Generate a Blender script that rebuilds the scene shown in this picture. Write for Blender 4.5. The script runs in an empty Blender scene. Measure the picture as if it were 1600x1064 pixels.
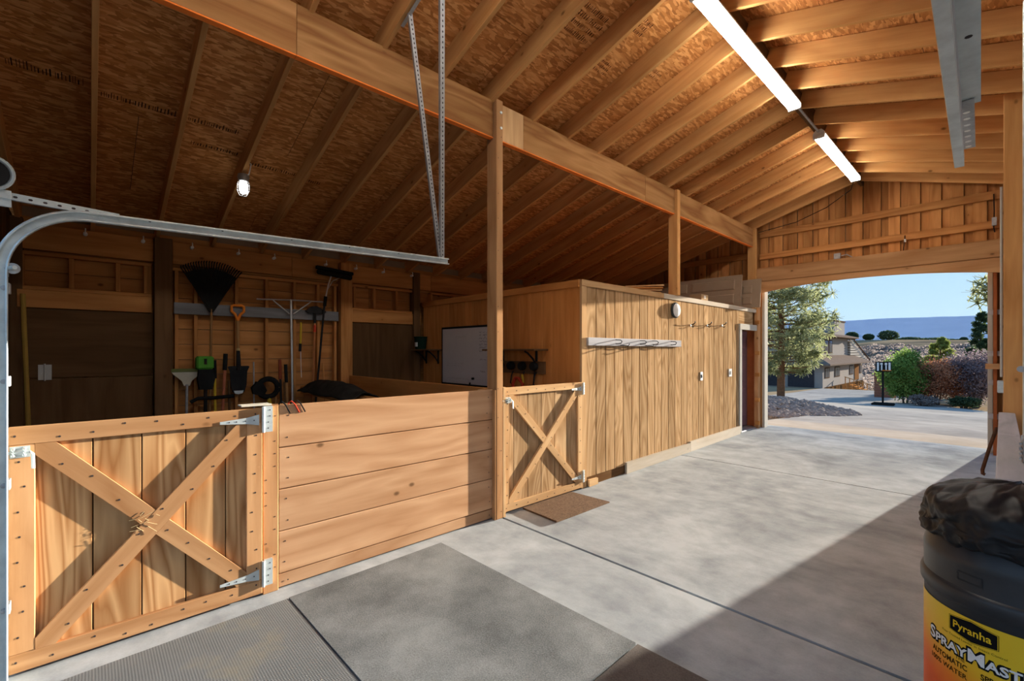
import bpy, bmesh, math, random
import numpy as np
from mathutils import Vector, Matrix, noise as mnoise

random.seed(7)
rng = np.random.default_rng(11)
scene = bpy.context.scene
COL = scene.collection
D2R = math.radians

# ------------------------------------------------------------------ camera
cam_d = bpy.data.cameras.new('camera')
cam = bpy.data.objects.new('camera', cam_d)
COL.objects.link(cam)
cam.location = (0, 0, 1.62)
cam.rotation_euler = (D2R(90), 0, D2R(47.1))
cam_d.sensor_width = 36
cam_d.lens = 711 / 1600 * 36
cam_d.shift_y = 17 / 1600
cam_d.clip_start = 0.02
cam_d.clip_end = 20000
scene.camera = cam

# ------------------------------------------------------------------ world and sun
SUN_DIR = Vector((0.147, 1.0, 0.126))            # towards the sun, low over the driveway
w = bpy.data.worlds.new('sky')
scene.world = w
w.use_nodes = True
wt = w.node_tree
wt.nodes.clear()
wo = wt.nodes.new('ShaderNodeOutputWorld')
bg = wt.nodes.new('ShaderNodeBackground')
tc = wt.nodes.new('ShaderNodeTexCoord')
sx = wt.nodes.new('ShaderNodeSeparateXYZ')
rp = wt.nodes.new('ShaderNodeValToRGB')
rp.color_ramp.elements[0].position = 0.0
rp.color_ramp.elements[0].color = (0.60, 0.79, 0.95, 1)
rp.color_ramp.elements[1].position = 1.0
rp.color_ramp.elements[1].color = (0.18, 0.42, 0.90, 1)
e = rp.color_ramp.elements.new(0.07); e.color = (0.48, 0.72, 0.96, 1)
e = rp.color_ramp.elements.new(0.20); e.color = (0.32, 0.59, 0.94, 1)
cn = wt.nodes.new('ShaderNodeTexNoise'); cn.inputs['Scale'].default_value = 5.0
cn.inputs['Detail'].default_value = 6
cm = wt.nodes.new('ShaderNodeMapping'); cm.inputs['Scale'].default_value = (1, 1, 5)
cm.inputs['Location'].default_value = (0.32, 0.1, 0.0)
cr = wt.nodes.new('ShaderNodeMapRange')
cr.inputs['From Min'].default_value = 0.62; cr.inputs['From Max'].default_value = 0.80
mx = wt.nodes.new('ShaderNodeMix'); mx.data_type = 'RGBA'
mx.inputs[7].default_value = (0.95, 0.96, 1.0, 1)
L = wt.links.new
L(tc.outputs['Generated'], sx.inputs[0]); L(sx.outputs['Z'], rp.inputs[0])
L(tc.outputs['Generated'], cm.inputs[0]); L(cm.outputs[0], cn.inputs[0]); L(cn.outputs[0], cr.inputs[0])
L(cr.outputs[0], mx.inputs[0]); L(rp.outputs[0], mx.inputs[6]); L(mx.outputs[2], bg.inputs[0])
L(bg.outputs[0], wo.inputs[0])
bg.inputs[1].default_value = 0.60

sun_d = bpy.data.lights.new('sun', 'SUN')
sun_d.energy = 14.5
sun_d.angle = D2R(0.55)
sun_d.color = (1.0, 0.945, 0.86)
sun = bpy.data.objects.new('sun', sun_d)
COL.objects.link(sun)
sun.rotation_euler = SUN_DIR.to_track_quat('Z', 'Y').to_euler()
sun.location = (3, 30, 12)

scene.view_settings.view_transform = 'Standard'
scene.view_settings.look = 'None'
scene.view_settings.exposure = 0.7
scene.view_settings.gamma = 1.0
scene.view_settings.use_curve_mapping = False
scene.cycles.use_denoising = True
scene.cycles.max_bounces = 12
scene.cycles.diffuse_bounces = 8
TUBE_STRENGTH = 25.0

# ------------------------------------------------------------------ materials
MATS = {}

class G:
    """small helper round a material's node tree"""
    def __init__(s, name):
        s.m = bpy.data.materials.new(name); s.m.use_nodes = True
        s.t = s.m.node_tree; s.b = s.t.nodes['Principled BSDF']
    def n(s, ty, **kw):
        nd = s.t.nodes.new('ShaderNode' + ty)
        for k, v in kw.items():
            if hasattr(nd, k): setattr(nd, k, v)
        return nd
    def l(s, a, b): s.t.links.new(a, b)
    def math(s, op, a, b=None, c=None):
        nd = s.n('Math', operation=op)
        for i, q in enumerate((a, b, c)):
            if q is None: continue
            if isinstance(q, (int, float)): nd.inputs[i].default_value = q
            else: s.l(q, nd.inputs[i])
        return nd.outputs[0]
    def coords(s, scale=(1, 1, 1), rnd=True, rot=(0, 0, 0)):
        tc = s.n('TexCoord'); mp = s.n('Mapping')
        mp.inputs['Scale'].default_value = scale; mp.inputs['Rotation'].default_value = rot
        if rnd:
            oi = s.n('ObjectInfo'); cb = s.n('CombineXYZ'); ad = s.n('VectorMath', operation='ADD')
            for i, k in enumerate((31.0, 57.0, 83.0)): s.l(s.math('MULTIPLY', oi.outputs['Random'], k), cb.inputs[i])
            s.l(tc.outputs['Object'], ad.inputs[0]); s.l(cb.outputs[0], ad.inputs[1]); s.l(ad.outputs[0], mp.inputs[0])
        else:
            s.l(tc.outputs['Object'], mp.inputs[0])
        return mp.outputs[0]
    def noise(s, vec, scale, detail=4, rough=.55, dist=0.0):
        nd = s.n('TexNoise'); nd.inputs['Scale'].default_value = scale; nd.inputs['Detail'].default_value = detail
        nd.inputs['Roughness'].default_value = rough; nd.inputs['Distortion'].default_value = dist
        s.l(vec, nd.inputs['Vector']); return nd.outputs[0]
    def ramp(s, fac, stops):
        nd = s.n('ValToRGB'); cr = nd.color_ramp
        while len(cr.elements) < len(stops): cr.elements.new(0.5)
        for e, (p, c) in zip(cr.elements, stops): e.position = p; e.color = (*c, 1)
        s.l(fac, nd.inputs[0]); return nd.outputs[0]
    def range(s, v, a, b, c=0.0, d=1.0):
        nd = s.n('MapRange'); 
        for i, q in enumerate((a, b, c, d)): nd.inputs[i + 1].default_value = q
        s.l(v, nd.inputs[0]); return nd.outputs[0]
    def mix(s, fac, a, b, blend='MIX'):
        nd = s.n('Mix', data_type='RGBA', blend_type=blend)
        for i, q in ((0, fac), (6, a), (7, b)):
            if isinstance(q, (int, float)): nd.inputs[i].default_value = q
            elif isinstance(q, tuple): nd.inputs[i].default_value = (*q, 1)
            else: s.l(q, nd.inputs[i])
        return nd.outputs[2]
    def bump(s, h, strength=.2, dist=.01):
        nd = s.n('Bump'); nd.inputs['Strength'].default_value = strength; nd.inputs['Distance'].default_value = dist
        s.l(h, nd.inputs['Height']); s.l(nd.outputs[0], s.b.inputs['Normal'])
    def col(s, c):
        if isinstance(c, tuple): s.b.inputs['Base Color'].default_value = (*c, 1)
        else: s.l(c, s.b.inputs['Base Color'])
    def pbr(s, rough=.6, metal=0.0, spec=.4):
        s.b.inputs['Roughness'].default_value = rough; s.b.inputs['Metallic'].default_value = metal
        s.b.inputs['Specular IOR Level'].default_value = spec

def wood(name, light, dark, axis, ring=.35, knot=1.0, rough=.62, var=.16, bump=.15, cyc=9.0):
    key = (name, axis)
    if key in MATS: return MATS[key]
    g = G(name)
    sc = [5.0, 5.0, 5.0]; sc[axis] = .35
    v = g.coords(tuple(sc))
    a = g.noise(v, 2.2, 5, .6, .4)
    fine = g.noise(v, 9.0, 3, .7)
    rs = [6.0, 6.0, 6.0]; rs[axis] = .8
    v2 = g.coords(tuple(rs))
    r0 = g.noise(v2, .55, 2, .5, .6)
    rings = g.math('PINGPONG', g.math('MULTIPLY', r0, cyc), 1.0)
    f = g.math('ADD', g.math('MULTIPLY', a, 1.0 - ring), g.math('MULTIPLY', rings, ring))
    f = g.math('ADD', g.math('MULTIPLY', f, .8), g.math('MULTIPLY', fine, .2))
    c = g.ramp(f, [(.22, dark), (.72, light)])
    if knot > 0:
        ks = [4.6, 4.6, 4.6]; ks[axis] = 3.0
        v3 = g.coords(tuple(ks))
        vo = g.n('TexVoronoi'); vo.inputs['Scale'].default_value = 1.0; g.l(v3, vo.inputs['Vector'])
        sp = g.n('SeparateColor'); g.l(vo.outputs['Color'], sp.inputs[0])
        pick = g.math('GREATER_THAN', sp.outputs[0], .42)
        core = g.math('MULTIPLY', g.range(vo.outputs['Distance'], .045, .10, knot * .75, 0.0), pick)
        halo = g.math('MULTIPLY', g.range(vo.outputs['Distance'], .06, .30, knot * .35, 0.0), pick)
        c = g.mix(halo, c, tuple(min(1, q * 1.05) for q in dark))
        c = g.mix(core, c, tuple(q * .25 for q in dark))
    oi = g.n('ObjectInfo')
    val = g.range(oi.outputs['Random'], 0, 1, 1 - var, 1 + var * .7)
    hs = g.n('HueSaturation'); g.l(c, hs.inputs['Color']); g.l(val, hs.inputs['Value'])
    g.col(hs.outputs[0]); g.pbr(rough, 0, 0.0); g.bump(f, bump * .2, .003)
    MATS[key] = g.m
    return g.m

WOODS = {
    'fir':      dict(light=(.57, .325, .158), dark=(.35, .165, .068), ring=.35, knot=1.0),
    'cedar':    dict(light=(.55, .330, .185), dark=(.38, .195, .095), ring=.42, knot=1.0, bump=.06),
    'pale_fir': dict(light=(.66, .440, .235), dark=(.42, .230, .100), ring=.3, knot=.9),
    'ply':      dict(light=(.57, .335, .155), dark=(.33, .150, .055), ring=.6, knot=.15, bump=.25, cyc=24.0),
    'siding':   dict(light=(.54, .360, .195), dark=(.26, .145, .064), ring=.4, knot=.2, bump=.35, cyc=26.0),
    'inner':    dict(light=(.64, .285, .085), dark=(.42, .155, .040), ring=.25, knot=.3),
    'rafter':   dict(light=(.72, .405, .160), dark=(.48, .215, .070), ring=.25, knot=1.0),
    'beam':     dict(light=(.46, .240, .098), dark=(.26, .115, .042), ring=.55, knot=.5),
    'oldwood':  dict(light=(.60, .290, .098), dark=(.34, .135, .040), ring=.3, knot=1.0),
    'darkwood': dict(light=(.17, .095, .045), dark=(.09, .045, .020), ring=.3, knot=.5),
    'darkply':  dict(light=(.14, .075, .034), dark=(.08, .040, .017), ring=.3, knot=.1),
    'gable':    dict(light=(.64, .310, .110), dark=(.36, .140, .043), ring=.35, knot=1.2, var=.28),
    'greywood': dict(light=(.26, .26, .27), dark=(.12, .12, .125), ring=.3, knot=.4),
    'whitewood':dict(light=(.60, .54, .45), dark=(.46, .39, .30), ring=.2, knot=.3),
    'greywhite':dict(light=(.58, .58, .60), dark=(.36, .36, .38), ring=.2, knot=.2),
    'handle':   dict(light=(.42, .24, .10), dark=(.26, .13, .05), ring=.3, knot=0),
}
def W(kind, axis): return wood(kind, axis=axis, **WOODS[kind])

def plain(name, c, rough=.6, metal=0.0, var=.12, scale=6.0, bump=0.0, spec=0.0):
    if name in MATS: return MATS[name]
    g = G(name); v = g.coords()
    f = g.noise(v, scale, 5, .6)
    g.col(g.ramp(f, [(.25, tuple(q * (1 - var) for q in c)), (.75, tuple(min(1, q * (1 + var)) for q in c))]))
    g.pbr(rough, metal, spec)
    if bump: g.bump(f, bump, .01)
    MATS[name] = g.m
    return g.m

def emit(name, c, strength):
    g = G(name); g.col(c); g.b.inputs['Emission Color'].default_value = (*c, 1)
    g.b.inputs['Emission Strength'].default_value = strength
    MATS[name] = g.m
    return g.m

def make_concrete(name, light, dark, scale=1.0):
    g = G(name); v = g.coords(rnd=False)
    big = g.noise(v, .9 * scale, 6, .62, .6)
    mid = g.noise(v, 5 * scale, 5, .6)
    fine = g.noise(v, 90, 2, .6)
    st = g.coords((.6, 3.0, 1), rnd=False, rot=(0, 0, .35))
    streak = g.noise(st, 1.6 * scale, 5, .65, .8)
    f = g.math('ADD', g.math('MULTIPLY', big, .55), g.math('MULTIPLY', mid, .25))
    f = g.math('ADD', f, g.math('MULTIPLY', streak, .15))
    f = g.math('ADD', f, g.math('MULTIPLY', fine, .07))
    g.col(g.ramp(f, [(.40, dark), (.50, tuple((p + q) / 2 for p, q in zip(light, dark))), (.60, light)]))
    g.pbr(.9, 0, 0.0); g.bump(mid, .015, .002)
    return g.m

def make_osb():
    g = G('osb_sheathing')
    v = g.coords((1, 1, 1))
    w1 = g.n('VectorMath', operation='ADD')
    nz = g.n('TexNoise'); nz.inputs['Scale'].default_value = 3.0; nz.inputs['Detail'].default_value = 2
    g.l(v, nz.inputs['Vector'])
    sc_ = g.n('VectorMath', operation='SCALE'); sc_.inputs['Scale'].default_value = .05
    g.l(nz.outputs['Color'], sc_.inputs[0]); g.l(v, w1.inputs[0]); g.l(sc_.outputs[0], w1.inputs[1])
    cols = []
    for rot, scl, sh in ((.25, (52, 13, 30), 0), (-.55, (46, 12, 30), 3.3), (1.0, (48, 13, 30), 7.7)):
        mp = g.n('Mapping'); mp.inputs['Rotation'].default_value = (0, 0, rot); mp.inputs['Scale'].default_value = scl; mp.inputs['Location'].default_value = (sh, sh, 0)
        g.l(w1.outputs[0], mp.inputs[0])
        vo = g.n('TexVoronoi'); vo.inputs['Scale'].default_value = 1.0; g.l(mp.outputs[0], vo.inputs['Vector'])
        sp = g.n('SeparateColor'); g.l(vo.outputs['Color'], sp.inputs[0]); cols.append((sp.outputs[0], sp.outputs[1]))
    f = cols[0][0]
    for (val, pick), th in ((cols[1], .45), (cols[2], .55)):
        k = g.math('GREATER_THAN', pick, th)
        f = g.math('ADD', g.math('MULTIPLY', f, g.math('SUBTRACT', 1.0, k)), g.math('MULTIPLY', val, k))
    big = g.noise(v, 1.4, 3, .5)
    f = g.math('ADD', g.math('MULTIPLY', f, .62), g.math('MULTIPLY', big, .38))
    g.col(g.ramp(f, [(.20, (.38, .142, .038)), (.50, (.56, .230, .064)), (.80, (.78, .39, .145))]))
    g.pbr(.6, 0, .15); g.bump(f, .15, .004)
    return g.m

CONC = make_concrete('concrete_floor', (.48, .515, .53), (.26, .285, .30))
CONC_OUT = make_concrete('driveway_concrete', (.40, .37, .33), (.27, .25, .225), .5)
CONC_TAN = make_concrete('apron_concrete', (.40, .355, .30), (.30, .262, .215), .6)
OSB = make_osb()
GALV = plain('galvanised_steel', (.60, .66, .66), .4, .5, .18, 14)
GALV_DULL = plain('dull_galvanised_steel', (.42, .43, .44), .5, .7, .25, 20)
ALU = plain('bare_aluminium', (.62, .62, .60), .4, .8, .12, 12)
BLACK = plain('black_plastic', (.018, .018, .018), .5, 0, .3)
BLACK_METAL = plain('black_steel', (.025, .024, .024), .45, .3, .3)
DRUM = plain('charcoal_drum_plastic', (.030, .032, .034), .38, 0, .35, 5, 0, .4)
BAG = plain('black_bag_plastic', (.014, .014, .015), .48, 0, .3, 5, 0, .28)
RUST = plain('rusted_steel', (.10, .052, .032), .7, .3, .35, 20)
SCREW = plain('dark_screw_heads', (.06, .05, .05), .6, .3)
GREEN = plain('green_plastic', (.10, .34, .045), .5)
ORANGE = plain('orange_plastic', (.75, .22, .03), .5)
YELLOW = plain('yellow_paint', (.60, .40, .04), .55)
REDPAINT = plain('red_paint', (.50, .06, .03), .5)
PINKWOOD = plain('faded_red_handle', (.45, .15, .08), .6)
WHITEPL = plain('white_plastic', (.78, .78, .76), .45, 0, .04)
CREAM = plain('cream_painted_trim', (.50, .475, .42), .55, 0, .06)
BEIGE = plain('beige_door_paint', (.36, .27, .19), .55, 0, .06)
MAUVE = plain('mauve_door_paint', (.23, .13, .15), .5, 0, .06)
REDBROWN = plain('red_brown_stain', (.36, .11, .04), .6, 0, .2)
ORANGE_EDGE = plain('orange_sealed_edge', (.90, .23, .045), .6, 0, .12)

# ------------------------------------------------------------------ object helpers
def tag(o, label=None, cat=None, group=None, kind=None):
    if label: o['label'] = label
    if cat: o['category'] = cat
    if group: o['group'] = group
    if kind: o['kind'] = kind
    return o

def wloc(p):
    v = Vector((0, 0, 0))
    while p is not None:
        v += p.location; p = p.parent
    return v

def empty(name, loc, label=None, cat=None, group=None, kind=None):
    o = bpy.data.objects.new(name, None); COL.objects.link(o)
    o.location = loc; o.empty_display_size = .1
    return tag(o, label, cat, group, kind)

def link(name, me, mat, parent, loc=(0, 0, 0)):
    o = bpy.data.objects.new(name, me); COL.objects.link(o)
    if mat is not None and not me.materials: me.materials.append(mat)
    elif mat is not None:
        for i, s in enumerate(o.material_slots): s.link = 'OBJECT'; s.material = mat
    if parent is not None:
        o.parent = parent; loc = Vector(loc) - wloc(parent)
    o.location = loc
    return o

BOXES = {}
def box_mesh(sx, sy, sz, bev):
    k = (round(sx, 4), round(sy, 4), round(sz, 4), bev)
    if k in BOXES: return BOXES[k]
    bm = bmesh.new(); bmesh.ops.create_cube(bm, size=1)
    for v in bm.verts: v.co = (v.co.x * sx, v.co.y * sy, v.co.z * sz)
    if bev > 0:
        b = min(bev, min(sx, sy, sz) * .3)
        bmesh.ops.bevel(bm, geom=bm.edges[:], offset=b, segments=1, affect='EDGES')
    me = bpy.data.meshes.new('box'); bm.to_mesh(me); bm.free()
    BOXES[k] = me
    return me

def box(name, lo, hi, mat, parent=None, bev=.003, rot=None):
    """axis-aligned block between two corners (world coordinates); mat may be a wood name"""
    s = [abs(b - a) for a, b in zip(lo, hi)]
    c = [(a + b) / 2 for a, b in zip(lo, hi)]
    me = box_mesh(*s, bev)
    if isinstance(mat, str): mat = W(mat, s.index(max(s)))
    o = link(name, me, mat, parent, c)
    if rot: o.rotation_euler = rot
    return o

def beam_between(name, a, b, w, t, mat, parent=None, up=(0, 0, 1), bev=.003):
    """a board from a to b; w is its width across `up` side, t its depth along up"""
    a, b = Vector(a), Vector(b); d = b - a; Ln = d.length
    z = d.normalized(); u = Vector(up)
    y = (u - u.dot(z) * z).normalized(); x = y.cross(z)
    me = box_mesh(w, t, Ln, bev)
    if isinstance(mat, str): mat = W(mat, 2)
    o = link(name, me, mat, parent, (a + b) / 2)
    o.rotation_euler = Matrix((x, y, z)).transposed().to_euler()
    return o

class MB:
    def __init__(s): s.v = []; s.f = []
    def add(s, vs, fs):
        o = len(s.v); s.v += [tuple(q) for q in vs]; s.f += [tuple(i + o for i in f) for f in fs]; return s
    def box(s, lo, hi):
        (a, b, c), (d, e, f) = lo, hi
        return s.add([(a, b, c), (d, b, c), (d, e, c), (a, e, c), (a, b, f), (d, b, f), (d, e, f), (a, e, f)],
                     [(0, 3, 2, 1), (4, 5, 6, 7), (0, 1, 5, 4), (1, 2, 6, 5), (2, 3, 7, 6), (3, 0, 4, 7)])
    def tube(s, pts, r, n=8, cap=True):
        pts = [Vector(p) for p in pts]; rs = r if isinstance(r, (list, tuple)) else [r] * len(pts)
        vs = []; up = None
        for i, p in enumerate(pts):
            d = (pts[min(i + 1, len(pts) - 1)] - pts[max(i - 1, 0)]).normalized()
            if up is None or abs(up.dot(d)) > .95: up = Vector((0, 0, 1)) if abs(d.z) < .9 else Vector((1, 0, 0))
            x = d.cross(up).normalized(); up = x.cross(d).normalized()
            for k in range(n):
                a = 2 * math.pi * k / n
                vs.append(p + (x * math.cos(a) + up * math.sin(a)) * rs[i])
        fs = [(i * n + k, i * n + (k + 1) % n, (i + 1) * n + (k + 1) % n, (i + 1) * n + k) for i in range(len(pts) - 1) for k in range(n)]
        if cap: fs += [tuple(range(n - 1, -1, -1)), tuple(range((len(pts) - 1) * n, len(pts) * n))]
        return s.add(vs, fs)
    def lathe(s, prof, c=(0, 0, 0), n=24, axis='z'):
        vs = []
        for r, h in prof:
            for k in range(n):
                a = 2 * math.pi * k / n; p = (r * math.cos(a), r * math.sin(a), h)
                if axis == 'x': p = (p[2], p[0], p[1])
                if axis == 'y': p = (p[1], p[2], p[0])
                vs.append((p[0] + c[0], p[1] + c[1], p[2] + c[2]))
        fs = [(i * n + k, i * n + (k + 1) % n, (i + 1) * n + (k + 1) % n, (i + 1) * n + k) for i in range(len(prof) - 1) for k in range(n)]
        if prof[0][0] > 1e-6: fs.append(tuple(range(n - 1, -1, -1)))
        if prof[-1][0] > 1e-6: fs.append(tuple(range((len(prof) - 1) * n, len(prof) * n)))
        return s.add(vs, fs)
    def prism(s, poly, axis, a, b):
        """poly of 2-D points swept along axis ('x','y','z') from a to b"""
        def P(p, h):
            return {'x': (h, p[0], p[1]), 'y': (p[0], h, p[1]), 'z': (p[0], p[1], h)}[axis]
        n = len(poly)
        vs = [P(p, a) for p in poly] + [P(p, b) for p in poly]
        fs = [(i, (i + 1) % n, n + (i + 1) % n, n + i) for i in range(n)] + [tuple(range(n - 1, -1, -1)), tuple(range(n, 2 * n))]
        return s.add(vs, fs)
    def build(s, name, mat, parent=None, smooth=False, bev=0, loc=None):
        bm = bmesh.new()
        vs = [bm.verts.new(q) for q in s.v]
        for f in s.f:
            try: bm.faces.new([vs[i] for i in f])
            except ValueError: pass
        bmesh.ops.recalc_face_normals(bm, faces=bm.faces[:])
        if bev: bmesh.ops.bevel(bm, geom=bm.edges[:], offset=bev, segments=2, affect='EDGES')
        c = Vector(loc) if loc is not None else sum((q.co for q in bm.verts), Vector()) / max(1, len(bm.verts))
        for q in bm.verts: q.co -= c
        me = bpy.data.meshes.new(name); bm.to_mesh(me); bm.free()
        if smooth:
            me.polygons.foreach_set('use_smooth', [True] * len(me.polygons))
            try: me.set_sharp_from_angle(angle=D2R(40))
            except Exception: pass
        return link(name, me, mat, parent, c)

def quads_mesh(name, ctr, U, V, mat, parent=None, loc=(0, 0, 0)):
    """many small quads (leaves, needles) as one mesh"""
    n = len(ctr)
    vs = np.empty((n, 4, 3)); vs[:, 0] = ctr - U - V; vs[:, 1] = ctr + U - V; vs[:, 2] = ctr + U + V; vs[:, 3] = ctr - U + V
    vs = vs.reshape(-1, 3) - np.array(loc)
    me = bpy.data.meshes.new(name)
    me.vertices.add(4 * n); me.vertices.foreach_set('co', vs.ravel())
    me.loops.add(4 * n); me.loops.foreach_set('vertex_index', np.arange(4 * n))
    me.polygons.add(n); me.polygons.foreach_set('loop_start', np.arange(0, 4 * n, 4))
    me.update(calc_edges=True); me.validate()
    return link(name, me, mat, parent, loc)

def rvec(n):
    a = rng.normal(size=(n, 3)); return a / np.linalg.norm(a, axis=1)[:, None]

# ------------------------------------------------------------------ dimensions of the barn
XF = -3.345          # stall side of the aisle
XB = -6.92           # back wall boards
YN, YE = -0.56, 9.70 # near and far end walls (inside)
XR = 2.00            # unseen right edge of roof and end wall, cut back to admit sky fill
RX = -1.66           # ridge
SL = 0.30
def roof_z(x): return 4.535 - SL * abs(x - RX)     # underside of the rafters
def floor_z(y):
    if y < 2.95: return 0.0
    if y < 6.61: return .04 * (y - 2.95) / 3.66
    if y < 10.3: return .04 + .06 * (y - 6.61) / 3.69
    return .10

# ------------------------------------------------------------------ floor
floor = empty('floor', (0, 0, 0), 'grey concrete barn floor poured in slabs with dark joints', kind='structure')
def slab(x0, x1, y0, y1, mat, name='concrete_slab', th=.14, par=None, zf=floor_z, off=0.0):
    m = MB(); g = .014
    a, b, c, d = x0 + g, x1 - g, y0 + g, y1 - g
    ys = (c, d); vs = []
    for y in ys:
        z = zf(y) + off
        vs += [(a, y, z), (b, y, z), (a, y, z - th), (b, y, z - th)]
    m.add(vs, [(0, 1, 5, 4), (2, 6, 7, 3), (0, 4, 6, 2), (1, 3, 7, 5), (0, 2, 3, 1), (4, 5, 7, 6)])
    return m.build(name, mat, par or floor, loc=(0, 0, 0))
for y0, y1 in ((-4.2, -.71), (-.71, 2.95), (2.95, 6.61), (6.61, 10.3)):
    slab(XF - .12, .22, y0, y1, CONC)
    slab(.22, XR, y0, y1, CONC)
slab(-7.1, XF - .12, -.7, 10.2, plain('stall_floor_dirt', (.10, .07, .045), .9, 0, .3, 3), 'dirt_floor', zf=lambda y: -.012)
slab(-7.1, XR, -4.2, 10.3, plain('joint_filler', (.03, .03, .03), .9), 'slab_base', th=.2, zf=lambda y: -.03)

# ------------------------------------------------------------------ roof: sheathing, rafters, ridge
ceiling = empty('ceiling', (0, 0, 0), 'open timber roof with rafters under strand board sheathing', kind='structure')
RAF_D = .19
RY = [3.42 + .565 * k for k in range(-7, 12)]
for y in RY:
    for sgn, xe in ((-1, -7.25), (1, XR)):
        x0 = RX + sgn * .02
        cs = math.cos(math.atan(SL)); h = RAF_D / cs / 2
        beam_between('rafter', (x0, y, roof_z(x0) + h), (xe, y, roof_z(xe) + h), .038, RAF_D, 'rafter', ceiling)
box('ridge_board', (RX - .022, YN - .1, roof_z(RX) - .035), (RX + .022, 10.2, roof_z(RX) + .24), 'darkwood', ceiling)
def sheath(sgn, s0, s1, y0, y1):
    n = math.hypot(1, SL); o = RAF_D / math.cos(math.atan(SL))
    m = MB(); g = .0025
    xs = [RX + sgn * q / n for q in (s0 + g, s1 - g)]
    vs = []
    for x in xs:
        for y in (y0 + g, y1 - g):
            z = roof_z(x) + o + .004
            vs += [(x, y, z), (x, y, z + .012)]
    m.add(vs, [(0, 4, 6, 2), (1, 3, 7, 5), (0, 1, 5, 4), (2, 6, 7, 3), (0, 2, 3, 1), (4, 5, 7, 6)])
    m.build('sheathing_panel', OSB, ceiling)
for sgn, smax in ((-1, 5.85), (1, 5.5)):
    r, s0 = 0, 0.0
    while s0 < smax:
        s1 = min(s0 + 1.22, smax); y = -.9 - (1.22 if r % 2 else 0)
        while y < 10.35:
            a, b = max(y, -.9), min(y + 2.44, 10.35)
            if b - a > .05: sheath(sgn, s0, s1, a, b)
            y += 2.44
        s0 = s1; r += 1
# roof deck that closes the joints from outside
for sgn, xe in ((-1, -7.35), (1, XR + .1)):
    o = .19 / math.cos(math.atan(SL)) + .02
    m = MB()
    m.add([(RX, -1.0, roof_z(RX) + o), (xe, -1.0, roof_z(xe) + o), (xe, 10.4, roof_z(xe) + o), (RX, 10.4, roof_z(RX) + o),
           (RX, -1.0, roof_z(RX) + o + .03), (xe, -1.0, roof_z(xe) + o + .03), (xe, 10.4, roof_z(xe) + o + .03), (RX, 10.4, roof_z(RX) + o + .03)],
          [(0, 1, 2, 3), (4, 7, 6, 5), (0, 4, 5, 1), (1, 5, 6, 2), (2, 6, 7, 3), (3, 7, 4, 0)])
    m.build('roofing', plain('roofing_felt', (.06, .055, .05), .9), ceiling)
# faint printed grade stamps on the sheathing (illegible dark strokes)
STAMP = plain('grade_stamp_ink', (.045, .022, .012), .8)
def stamp(x, y, wx, wy, rows):
    m = MB(); o = RAF_D / math.cos(math.atan(SL))
    for r in range(rows):
        yy = y
        while yy < y + wy:
            d = random.uniform(.006, .02); xx = x + wx * (r + .1) / rows; hh = wx / rows * random.uniform(.4, .7)
            q = [(xx, yy), (xx + hh, yy), (xx + hh, yy + d * .5), (xx, yy + d * .5)]
            m.add([(a, b, roof_z(a) + o + .0025) for a, b in q], [(0, 1, 2, 3)])
            yy += d + random.uniform(.004, .012)
    p = m.build('printed_stamp', STAMP, ceiling); p['kind'] = 'stuff'
for x, y, wx, wy, rows in ((-5.05, .07, .1, .5, 1), (-5.05, .64, .1, .42, 1), (-5.35, .72, .07, .4, 1), (-5.45, 1.2, .09, .5, 1), (-5.5, 1.8, .08, .2, 1),
                           (-5.0, -.45, .12, .42, 1), (-2.62, 3.05, .3, .3, 4), (-2.3, 3.5, .16, .25, 3), (-2.75, 3.6, .14, .2, 3), (-2.5, 4.15, .1, .25, 2), (-2.2, 2.5, .2, .25, 3)):
    stamp(x, y, wx, wy, rows)

# ------------------------------------------------------------------ the long beam and its posts
bm_ = empty('roof_beam', (XF - .05, 4.5, 3.68), 'long laminated roof beam with an orange lower edge above the stalls', 'beam')
for y0, y1, k in ((-.8, 1.06, 'beam'), (1.06, 2.86, 'beam'), (2.95, 3.27, 'pale_fir'), (3.27, 5.62, 'beam'), (5.62, 9.60, 'beam')):
    box('beam_segment', (XF - .05, y0 + .001, 3.690), (XF, y1 - .001, 4.045), k, bm_, .002)
    box('painted_edge', (XF - .05, y0 + .001, 3.680), (XF + .0005, y1 - .001, 3.690), ORANGE_EDGE, bm_, 0)
def post(x0, x1, y0, y1, z0, z1, label, mat='fir', extra=None):
    r = empty('support_post', ((x0 + x1) / 2, (y0 + y1) / 2, z0), label, 'post', 'timber posts of the barn')
    box('post_shaft', (x0, y0, z0), (x1, y1, z1), mat, r, .005)
    return r
p1 = post(-3.445, -3.300, 2.865, 2.948, 0, 4.05, 'tall timber post between the plank fence and the small gate')
box('jamb_board', (-3.345, 2.845, 0.0), (-3.302, 2.864, 1.25), 'fir', p1)
box('jamb_board', (-3.345, 2.949, 0.0), (-3.300, 2.985, 1.27), 'pale_fir', p1)
for z in (3.78, 3.93):
    MB().lathe([(0, .0), (.014, .0), (.014, .008), (0, .010)], (-3.300, 2.92, z), 8, 'x').build('bolt', GALV, p1)
m = MB()
for z in np.arange(.1, 4.0, .28): m.lathe([(.004, 0), (.004, .0015)], (-3.3, 2.885 + .04 * (random.random() > .5), z + random.uniform(-.05, .05)), 6, 'x')
m.build('nail_heads', SCREW, p1)['kind'] = 'stuff'
post(-3.445, -3.300, 6.44, 6.535, 2.465, 4.05, 'timber post rising from the tack room roof edge to the beam', 'rafter')
p3 = post(-3.445, -3.300, 9.60, 9.70, 2.465, 4.05, 'timber post at the left end of the gable wall', 'rafter')
post(.012, .155, 6.50, 6.60, 0, 4.11, 'timber post on the right side of the aisle beyond the drum', 'rafter')

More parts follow.
